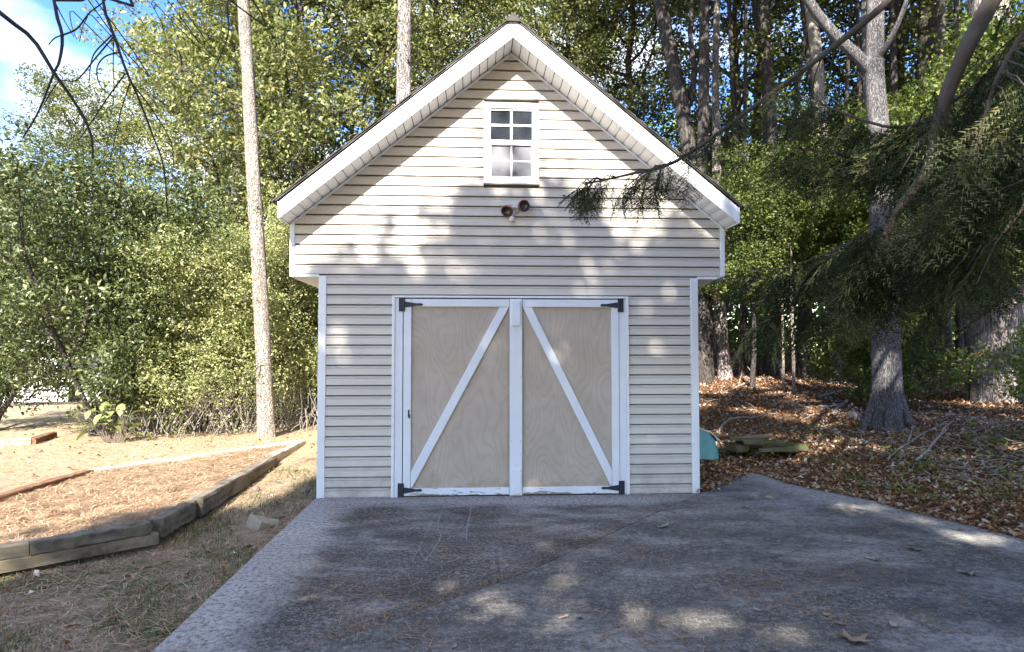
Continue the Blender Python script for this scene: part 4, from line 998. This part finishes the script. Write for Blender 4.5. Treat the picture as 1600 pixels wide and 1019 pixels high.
V_,F_=tubes([(spline([(.02,-.27,.43),(.14,-.29,.40),(.26,-.30,.28)],12),np.full(12,.010))],7); ob('pale_strip',mesh_np('pale_strip',V_,F_,[M['white']],smooth=True),tub)
V_,F_=tubes([(spline([(.20,-.30,.30),(.27,-.30,.24),(.315,-.28,.13)],12),np.full(12,.009))],7); ob('handle',mesh_np('handle',V_,F_,[M['hinge']],smooth=True),tub)
# rock
def rock(px,py,r,label,seed):
    rgm=np.random.RandomState(seed); p=G(px,py); V=[];n=12;m=7
    for i in range(m):
        ph=pi*i/(m-1)-pi/2
        for k in range(n):
            t=2*pi*k/n; q=r*(1+.16*math.sin(3*t+seed)+.08*rgm.randn()); V.append((q*cos(ph)*cos(t),q*.8*cos(ph)*sin(t),q*.7*math.sin(ph)+r*.35))
    F=[(i*n+k,i*n+(k+1)%n,(i+1)*n+(k+1)%n,(i+1)*n+k) for i in range(m-1) for k in range(n)]
    o=ob('rock',pyd('rock',V,F,M['rock'],True)); o.location=tuple(p); tag(o,label,'rock')
rock(1334,655,.12,'rounded brown rock just left of the forked tree roots',1)
# sticks on the forest floor
def stick(pts,w0,w1,label,name='fallen_branch',mat='stick',lift=.02,side=()):
    P=[]
    for q in pts:
        p=G(q[0],q[1]); P.append(p+np.array([0,0,lift+(q[2] if len(q)>2 else 0)]))
    P=np.array(P); b=P[0].copy(); d=np.linalg.norm(b-CAM); k=FPX
    Q=spline(P-b,14); Q[1:-1]+=rg.randn(12,3)*.006; paths=[(Q,np.linspace(w0,w1,14)/k*d/2)]
    for s in side:
        i=s[0]; e=Q[i]+np.array(s[1]); paths.append((spline([Q[i],(Q[i]+e)/2+rg.randn(3)*.02,e],6),np.linspace(w1*.9,w1*.4,6)/k*d/2))
    V_,F_=tubes(paths,7,.08,int(pts[0][0])); o=ob(name,mesh_np(name,V_,F_,[M[mat]],smooth=True)); o.location=tuple(b); return tag(o,label,'branch')
stick([(1276,623),(1310,613),(1340,607),(1364,602)],4,3,'long grey fallen branch left of the forked tree trunk')
stick([(1300,652),(1310,640),(1318,634),(1325,628)],7,5,'short thick pale log lying by the brown rock')
stick([(1278,637),(1295,637),(1312,635)],4,3,'straight pale stick above the short thick log')
stick([(1128,616),(1150,606),(1185,594),(1212,590)],3,2,'grey branch lying below the dark trunks near the shed corner',side=((5,(.2,.3,.25)),(8,(-.1,.2,.3))))
stick([(1250,662),(1262,655),(1272,648)],4,2.5,'stub of dead branch in the leaves below the pale trunk')
stick([(1283,668),(1310,678),(1336,690)],3,2,'thin dead branch lying in front of the brown rock')
stick([(1332,690),(1355,694),(1382,703)],5,3,'grey stick lying below the forked tree roots')
stick([(1118,700,0),(1126,676,.04),(1143,664,.07),(1180,658,.05),(1215,650,.03)],3.4,1.5,'pale curved bramble arching over the mossy slabs',mat='stick',side=((5,(-.05,.1,.28)),(9,(.0,.12,.16))))
stick([(1495,733),(1540,740),(1600,748),(1640,752)],3.5,2.5,'long grey stick lying low at the right edge')
stick([(1525,662),(1560,664),(1600,668),(1640,672)],3,2,'grey twig lying at the right edge below the massive pine')
stick([(1430,735),(1450,715),(1470,690),(1485,672)],4,2,'grey dead branch propped in the brush pile',lift=.1,side=((5,(.3,.1,.2)),(9,(.25,.1,.15))))
stick([(1385,730),(1405,712),(1440,690),(1478,668)],3,1.5,'thin grey branch leaning across the brush pile',lift=.08,side=((6,(.2,.2,.22)),))
stick([(450,990),(460,972),(470,962)],2.5,1.5,'short twig on the stained concrete at the lower left',lift=.01)
# brush pile and small twigs: stuff
paths=[]
for k in range(420):
    px=rg.uniform(1380,1640) if k<260 else rg.uniform(1110,1640); py=rg.uniform(655,770) if k<260 else rg.uniform(615,720); p=G(px,py); a=rg.rand()*6.28; L=.12+.45*rg.rand()**2
    d=np.array([cos(a),sin(a)*.6,.10+.35*rg.rand()**3]); q=p+np.array([0,0,.02])+d*L*np.linspace(0,1,5)[:,None]+rg.randn(5,3)*.02; paths.append((q,np.linspace(.0065,.002,5)))
V_,F_=tubes(paths,5); tag(ob('brush_twigs',mesh_np('brush_twigs',V_,F_,[M['stick']],smooth=True)),'tangle of dead twigs over the forest floor at right','brush',kind='stuff')
# dead brush under the left bushes
paths=[]
for k in range(300):
    px=rg.uniform(215,520); p=onground(DP(px,600,11.7+1.2*rg.rand())); a=rg.rand()*6.28; L=.4+.9*rg.rand(); lean=.15+.5*rg.rand()
    d=np.array([cos(a)*lean,sin(a)*lean,1-.3*rg.rand()]); q=p+d*L*np.linspace(0,1,6)[:,None]+np.cumsum(rg.randn(6,3)*.03,0); paths.append((q,np.linspace(.008,.002,6)))
V_,F_=tubes(paths,5); tag(ob('dry_brush',mesh_np('dry_brush',V_,F_,[M['stick']],smooth=True)),'thicket of dry bare stems under the left bushes','brush',kind='stuff')

# big-leaved plant at the lawn edge
lp=ob('leafy_plant',None,loc=tuple(G(178,692))); tag(lp,'plant with big pale green leaves at the foot of the glossy leaved tree','plant')
def bigleaf():
    V=[];n=7
    for i in range(n):
        t=i/(n-1); wv=.30*math.sin(pi*min(1,t*.95+.03))**.8; z=.25*t-.55*t*t
        V+=[(t,-wv,z+.06),(t,0,z),(t,wv,z+.06)]
    F=[(3*i+a,3*i+a+1,3*i+a+4,3*i+a+3) for i in range(n-1) for a in (0,1)]
    m=pyd('leaf',V,F,M['plantleaf'],True); return m
BL=bigleaf()
st=[]
for k in range(38):
    a=rg.rand()*6.28; z=.05+.55*rg.rand(); r=.05+.22*rg.rand(); sx=(rg.rand()-.5)*.5
    o=ob('leaf',BL,lp,(sx+cos(a)*r,sin(a)*r,z),(rg.randn()*.3,rg.randn()*.4-.1,a),(.13+.07*rg.rand()))
    st.append((np.array([[sx*.5,0,0],[sx,0,z*.6],[sx+cos(a)*r,sin(a)*r,z]]),[.006,.005,.003]))
V_,F_=tubes(st,5); ob('stem',mesh_np('stem',V_,F_,[M['twig']],smooth=True),lp)

# far house glimpsed through the trees
hs_=ob('house',None,loc=tuple(onground(DP(-5,600,29)))); tag(hs_,'white house glimpsed through the trees at the left edge','house')
MB().box(-3.5,2.0,0,5,-.3,2.6).obj('wall',M['white'],hs_); MB().prism([(-3.9,2.6),(2.4,2.6),(2.4,2.75),(-.7,4.4),(-3.9,2.75)],-.3,5.3).obj('roof',M['shingle'],hs_)
MB().box(.2,1.1,-.03,0,.9,2.0).obj('window',M['pane'],hs_)
# low white fence panels farther right
fe=ob('fence',None,loc=tuple(onground(DP(105,600,27)))); tag(fe,'low white fence behind the trunks on the far left','fence')
for k in range(4): MB().box(-1.8,2.4,0,.03,.15+k*.22,.30+k*.22).obj('board',M['white'],fe)
for k in range(4): MB().box(-1.8+k*1.37,-1.7+k*1.37,.031,.12,-.1,1.1).obj('post',M['white'],fe)

# ------------------------------------------------------------------ fallen leaves on the driveway
def leafshape(kind,seed):
    rgm=np.random.RandomState(seed); V=[(0,0,0)]; n=20 if kind=='maple' else 10
    for k in range(n):
        t=2*pi*k/n
        r=(.5+.5*abs(cos(2.5*t)))*(.75 if k%2 else 1) if kind=='maple' else (.55+.45*abs(cos(t)))*(.9+.2*rgm.rand())
        y=r*sin(t)*(1 if kind=='maple' else .6); V.append((r*cos(t),y,.18*r*r+.12*rgm.randn()*r))
    F=[(0,1+k,1+(k+1)%n) for k in range(n)]
    return V,F
def fleaf(px,py,wpx,kind,mat,label,rz,cat='leaf'):
    p=GZ(px,py,.022 if kind!='x' else .02); d=np.linalg.norm(p-CAM); V,F=leafshape(kind,int(px)); me=pyd('fallen_leaf',V,F,M[mat])
    st=len(me.vertices)
    o=ob('fallen_leaf',me); o.location=tuple(p); o.scale=(wpx/FPX*d/2,)*3; o.rotation_euler=(rg.randn()*.15,rg.randn()*.15,rz)
    sd=me.attributes.new('tint','FLOAT','POINT'); sd.data.foreach_set('value',np.random.RandomState(int(py)).rand(len(me.vertices)).astype(np.float32))
    return tag(o,label,cat,'fallen leaves on the driveway')
for a in [(1334,999,50,'maple','brown','large brown lobed leaf at the bottom edge of the driveway',.3),
 (1396,976,18,'oval','brown','curled tan leaf right of and above the large brown lobed leaf',1.2),
 (1292,960,13,'oval','brown','small tan leaf above the left of the large lobed leaf',.2),
 (1309,974,14,'oval','brown','small tan leaf just above the large lobed leaf',2.0),
 (1183,953,12,'oval','brown','small brown leaf alone near the lower middle of driveway',2.6),
 (1149,923,14,'oval','brown','small grey curled leaf left of the driveway middle',.8),
 (1512,896,30,'maple','greyleaf','pale green lobed leaf on the right side of the driveway',.5),
 (1366,874,22,'oval','greyleaf','green leaf pair right of the driveway middle',2.2),
 (1428,858,26,'maple','greyleaf','dark green sprig near the sunny streaks on the driveway',1.1),
 (1036,823,20,'oval','greyleaf','yellow green leaf near the joint in the concrete',.4),
 (1162,792,12,'oval','brown','small pale leaf near the top of the driveway',1.9),
 (1167,852,10,'oval','brown','tiny brown leaf between the joint and driveway middle',.1),
 (1324,846,12,'oval','brown','thin pale leaf below the sunny streaks',.1),
 (880,964,18,'oval','brown','brown leaf left of the pale curled leaf at bottom centre',.3),
 (905,964,15,'maple','brown','pale curled leaf at bottom centre of the driveway',1.3),
 (489,933,16,'maple','brown','pale leaf beside a dark one on the left apron',.9),
 (474,936,17,'oval','brown','dark leaf beside a pale one on the left apron',.6),
 (524,918,13,'oval','brown','yellowish leaf above the leaf pair on the left apron',1.7),
 (709,1010,12,'oval','brown','small tan leaf at the bottom edge left of centre',1.0),
 (801,854,9,'oval','brown','tiny pale leaf in front of the barn doors',.5),
 (773,934,11,'oval','brown','small tan leaf just beyond the joint',2.5),
 (741,947,8,'oval','brown','tiny brown leaf below the joint',.5),
 (1498,828,13,'oval','brown','dark leaf near the right rim of the driveway',.5)]: fleaf(*a)
# pine cones on the bed
M['litterbrown']=m_simple('pine_cone_scales',(.16,.09,.055),.9,.3,30)
def cone_mesh():
    V=[];F=[]
    for i in range(7):
        for k in range(8):
            a=k*pi/4+i*.4; z=i/6-.5; r=.5*math.sqrt(max(.05,1-(z*1.7)**2)); V_=[(r*.5*cos(a-.3),r*.5*sin(a-.3),z),(r*.5*cos(a+.3),r*.5*sin(a+.3),z),(r*1.2*cos(a),r*1.2*sin(a),z+.12)]
            n=len(V); V+=V_; F.append((n,n+1,n+2))
    return pyd('pine_cone',V,F,M['litterbrown'])
CM=cone_mesh()
for px,py in ((178,760),(195,786),(250,810),(48,783),(52,779),(36,813),(120,806),(141,768),(203,752),(235,735),(272,764),(84,800),(55,745),(330,727)):
    p=GZ(px,py,.13); o=ob('pine_cone',CM,None,tuple(p),(1.4,rg.rand(),rg.rand()*6),.055); tag(o,'small dark pine cone lying on the sunlit straw bed','pine cone','pine cones on the straw bed')
for px,py,r,lb in ((378,763,.05,'dark clod of bark right of the thick dark timber'),(400,768,.045,'dark clod of bark between the timber and the shed'),(478,770,.045,'dark clod of bark near the shed corner post')):
    rock(px,py,r,lb,int(px)); bpy.data.objects[-1] if False else None

# ------------------------------------------------------------------ ground scatter (stuff)
def needles(name,N,fn,L,wd,mat,label,cat,lo=0,hi=.02,tilt=.15,seed=1,tintf=None):
    rg=np.random.RandomState(seed); P=fn(rg,N); N=len(P); a=rg.rand(N)*2*pi; A_=np.stack([np.cos(a),np.sin(a),rg.randn(N)*tilt],1); A_=nrm(A_)
    l=L*(.5+.8*rg.rand(N))[:,None]; P[:,2]+=lo+(hi-lo)*rg.rand(N); S=nrm(np.cross(A_,[0,0,1.]))*wd
    mid=P+np.stack([-np.sin(a),np.cos(a),0*a],1)*l*.12*rg.randn(N,1)
    V=np.stack([P-A_*l/2-S*.6,P-A_*l/2+S*.6,mid+S,mid-S,P+A_*l/2],1)
    i=np.arange(N)[:,None]*5; F=np.concatenate([i+[0,1,2],i+[0,2,3],i+[3,2,4]],0)
    t=rg.rand(N) if tintf is None else tintf(P,rg)
    o=ob(name,mesh_np(name,V,F,[mat],np.repeat(t,5))); return tag(o,label,cat,kind='stuff')
def samp(x0,x1,y0,y1,cond,zf,dens=1.1,clump=0):
    def f(rg,N):
        out=[];c=0
        while c<N:
            x=rg.uniform(x0,x1,N*2); y=rg.uniform(y0,y1,N*2); d=np.hypot(x-CAM[0],y-CAM[1]); k=(rg.rand(N*2)<np.clip((3.2/d)**dens,0,1))&cond(x,y)
            if clump: k&=(np.sin(x*2.3+1)*np.sin(y*2.9)+np.sin(x*5.3+y*4.1)*.6+rg.randn(N*2)*.5)>clump
            q=np.stack([x[k],y[k],zf(x[k],y[k])],1); out.append(q); c+=len(q)
            if len(out)>60: break
        return np.concatenate(out)[:N]
    return f
bedz=lambda x,y:.105+.02*nz2(x*1.5,y*1.5)+.012*np.sin(x*13+y*5)*np.sin(y*11)
needles('bed_straw',34000,samp(-9,-2.6,-4,5,lambda x,y:inside(BED,x,y),bedz,.8),.13,.0028,M['straw'],'pine straw covering the timber edged bed','straw',seed=2)
outl=lambda x,y:(~inside(BED,x,y))&(x<-1.97)&((y>-8))
needles('lawn_straw',46000,samp(-7,-1.97,-6,10,lambda x,y:outl(x,y),H,1.0),.12,.0026,M['straw'],'pine straw strewn over the thin lawn','straw',seed=3,lo=0,hi=.025)
notd=lambda x,y:(~inside(DRV,x,y))&(x>1.98)&(~((x<2.0)&(y>0)))
needles('forest_straw',22000,samp(1.98,9,-6,9,notd,H,.9),.14,.003,M['straw'],'orange pine straw on the forest floor','straw',seed=4,hi=.03,tintf=lambda P,r:r.rand(len(P))*.6)
ond=lambda x,y: inside(DRV,x,y)
needles('driveway_straw',3600,samp(-1.9,4,-5,-.03,ond,lambda x,y:x*0+.018,.6,.35),.12,.0020,M['straw'],'scattered pine needles on the stained concrete','straw',seed=5,hi=.008,tilt=.02,tintf=lambda P,r:r.rand(len(P))*.6)
def jointf(rg,N):
    t=rg.rand(N); J=np.array([[1.94,-.02,.0],[-.07,-2.41,.0],[-1.19,-3.44,.0]]); P=np.array([np.interp(t*2,[0,1,2],J[:,k]) for k in range(3)]).T; P+=rg.randn(N,3)*np.array([.07,.07,0])-np.array([.04,-.04,0]); P[:,2]=.003; return P
needles('joint_straw',420,jointf,.10,.0016,M['straw'],'pine needles caught in the joint of the concrete','straw',seed=6,hi=.01,tilt=.02,tintf=lambda P,r:r.rand(len(P))*.4)
def thresh(rg,N):
    P=np.stack([rg.uniform(-1.9,1.95,N),-.07-abs(rg.randn(N))*.08,np.full(N,.004)],1); return P
needles('threshold_straw',420,thresh,.10,.0016,M['straw'],'pine needles along the foot of the doors','straw',seed=7,hi=.01,tilt=.02,tintf=lambda P,r:r.rand(len(P))*.5)
# leaf litter
def litter(name,N,fn,size,label,seed,mat='litter'):
    rg=np.random.RandomState(seed); P=fn(rg,N); P[:,2]+=.012+.02*rg.rand(len(P)); tint=rg.rand(len(P))
    o=ob(name,leaves(name,P,size*(.5+.9*rg.rand(len(P))),tint,M[mat],rg,2.2,.6,.25)); return tag(o,label,'leaves',kind='stuff')
litter('leaf_litter',44000,samp(1.98,11,-6,14,notd,H,1.0),.062,'dry brown leaf litter on the forest floor',11)
litter('driveway_rim_litter',900,lambda rg,N:(lambda t:np.stack([np.interp(t,np.arange(12),EW[:,0])+abs(rg.randn(N))*.10-.05,np.interp(t,np.arange(12),EW[:,1])+abs(rg.randn(N))*.10-.05,np.full(N,.012)],1))(rg.rand(N)*11),.055,'dry leaves gathered along the driveway rim',12)
litter('lawn_leaves',1300,samp(-8,-2,-6,8,lambda x,y:outl(x,y),H,.9),.05,'scattered dry leaves on the lawn',13)
# grass blades on the near lawn
def grassf(rg,N):
    out=[];c=0
    while c<N:
        x=rg.uniform(-6,-1.98,N); y=rg.uniform(-6,1.5,N); k=(~inside(BED,x,y))&(~inside(BACK,x,y))&((np.sin(x*3.1+1)*np.sin(y*2.3+.5)+np.sin(x*7+y*5)*.5+rg.randn(N)*.5)>.15)
        out.append(np.stack([x[k],y[k],H(x[k],y[k])],1)); c+=k.sum()
    return np.concatenate(out)[:N]
rg2=np.random.RandomState(31); P=grassf(rg2,15000); N=len(P); a=rg2.rand(N)*6.28; hh=(.018+.04*rg2.rand(N))[:,None]; ln=np.stack([np.cos(a),np.sin(a),0*a],1); sd=np.stack([-np.sin(a),np.cos(a),0*a],1)*.0022
tip=P+np.array([0,0,1.])*hh+ln*hh*(.3+.9*rg2.rand(N,1)); md=(P+tip)/2+np.array([0,0,.2])*hh
V=np.stack([P-sd,P+sd,md+sd*.8,md-sd*.8,tip],1); i=np.arange(N)[:,None]*5; F=np.concatenate([i+[0,1,2],i+[0,2,3],i+[3,2,4]],0)
tag(ob('lawn_grass',mesh_np('lawn_grass',V,F,[M['grass']],np.repeat(rg2.rand(N),5))),'thin patchy grass on the shaded lawn by the driveway','grass',kind='stuff')
# green weeds on the bank
rg2=np.random.RandomState(33); cs=[]; 
for k in range(95):
    px=rg2.uniform(1290,1640); py=rg2.uniform(668,790)
    if k<14: px=rg2.uniform(1130,1330); py=rg2.uniform(670,735)
    p=G(px,py)
    if not inside(DRV,p[0],p[1]): cs.append(p)
cs=np.array(cs); idx=rg2.randint(0,len(cs),1500); P=cs[idx]+rg2.randn(1500,3)*np.array([.10,.10,.03])+np.array([0,0,.07])
tag(ob('ground_weeds',leaves('ground_weeds',P,.028+.035*rg2.rand(1500),rg2.rand(1500),M['leaf_deep'],rg2,.8,.45)),'low green weeds on the bank beside the driveway','weeds',kind='stuff')
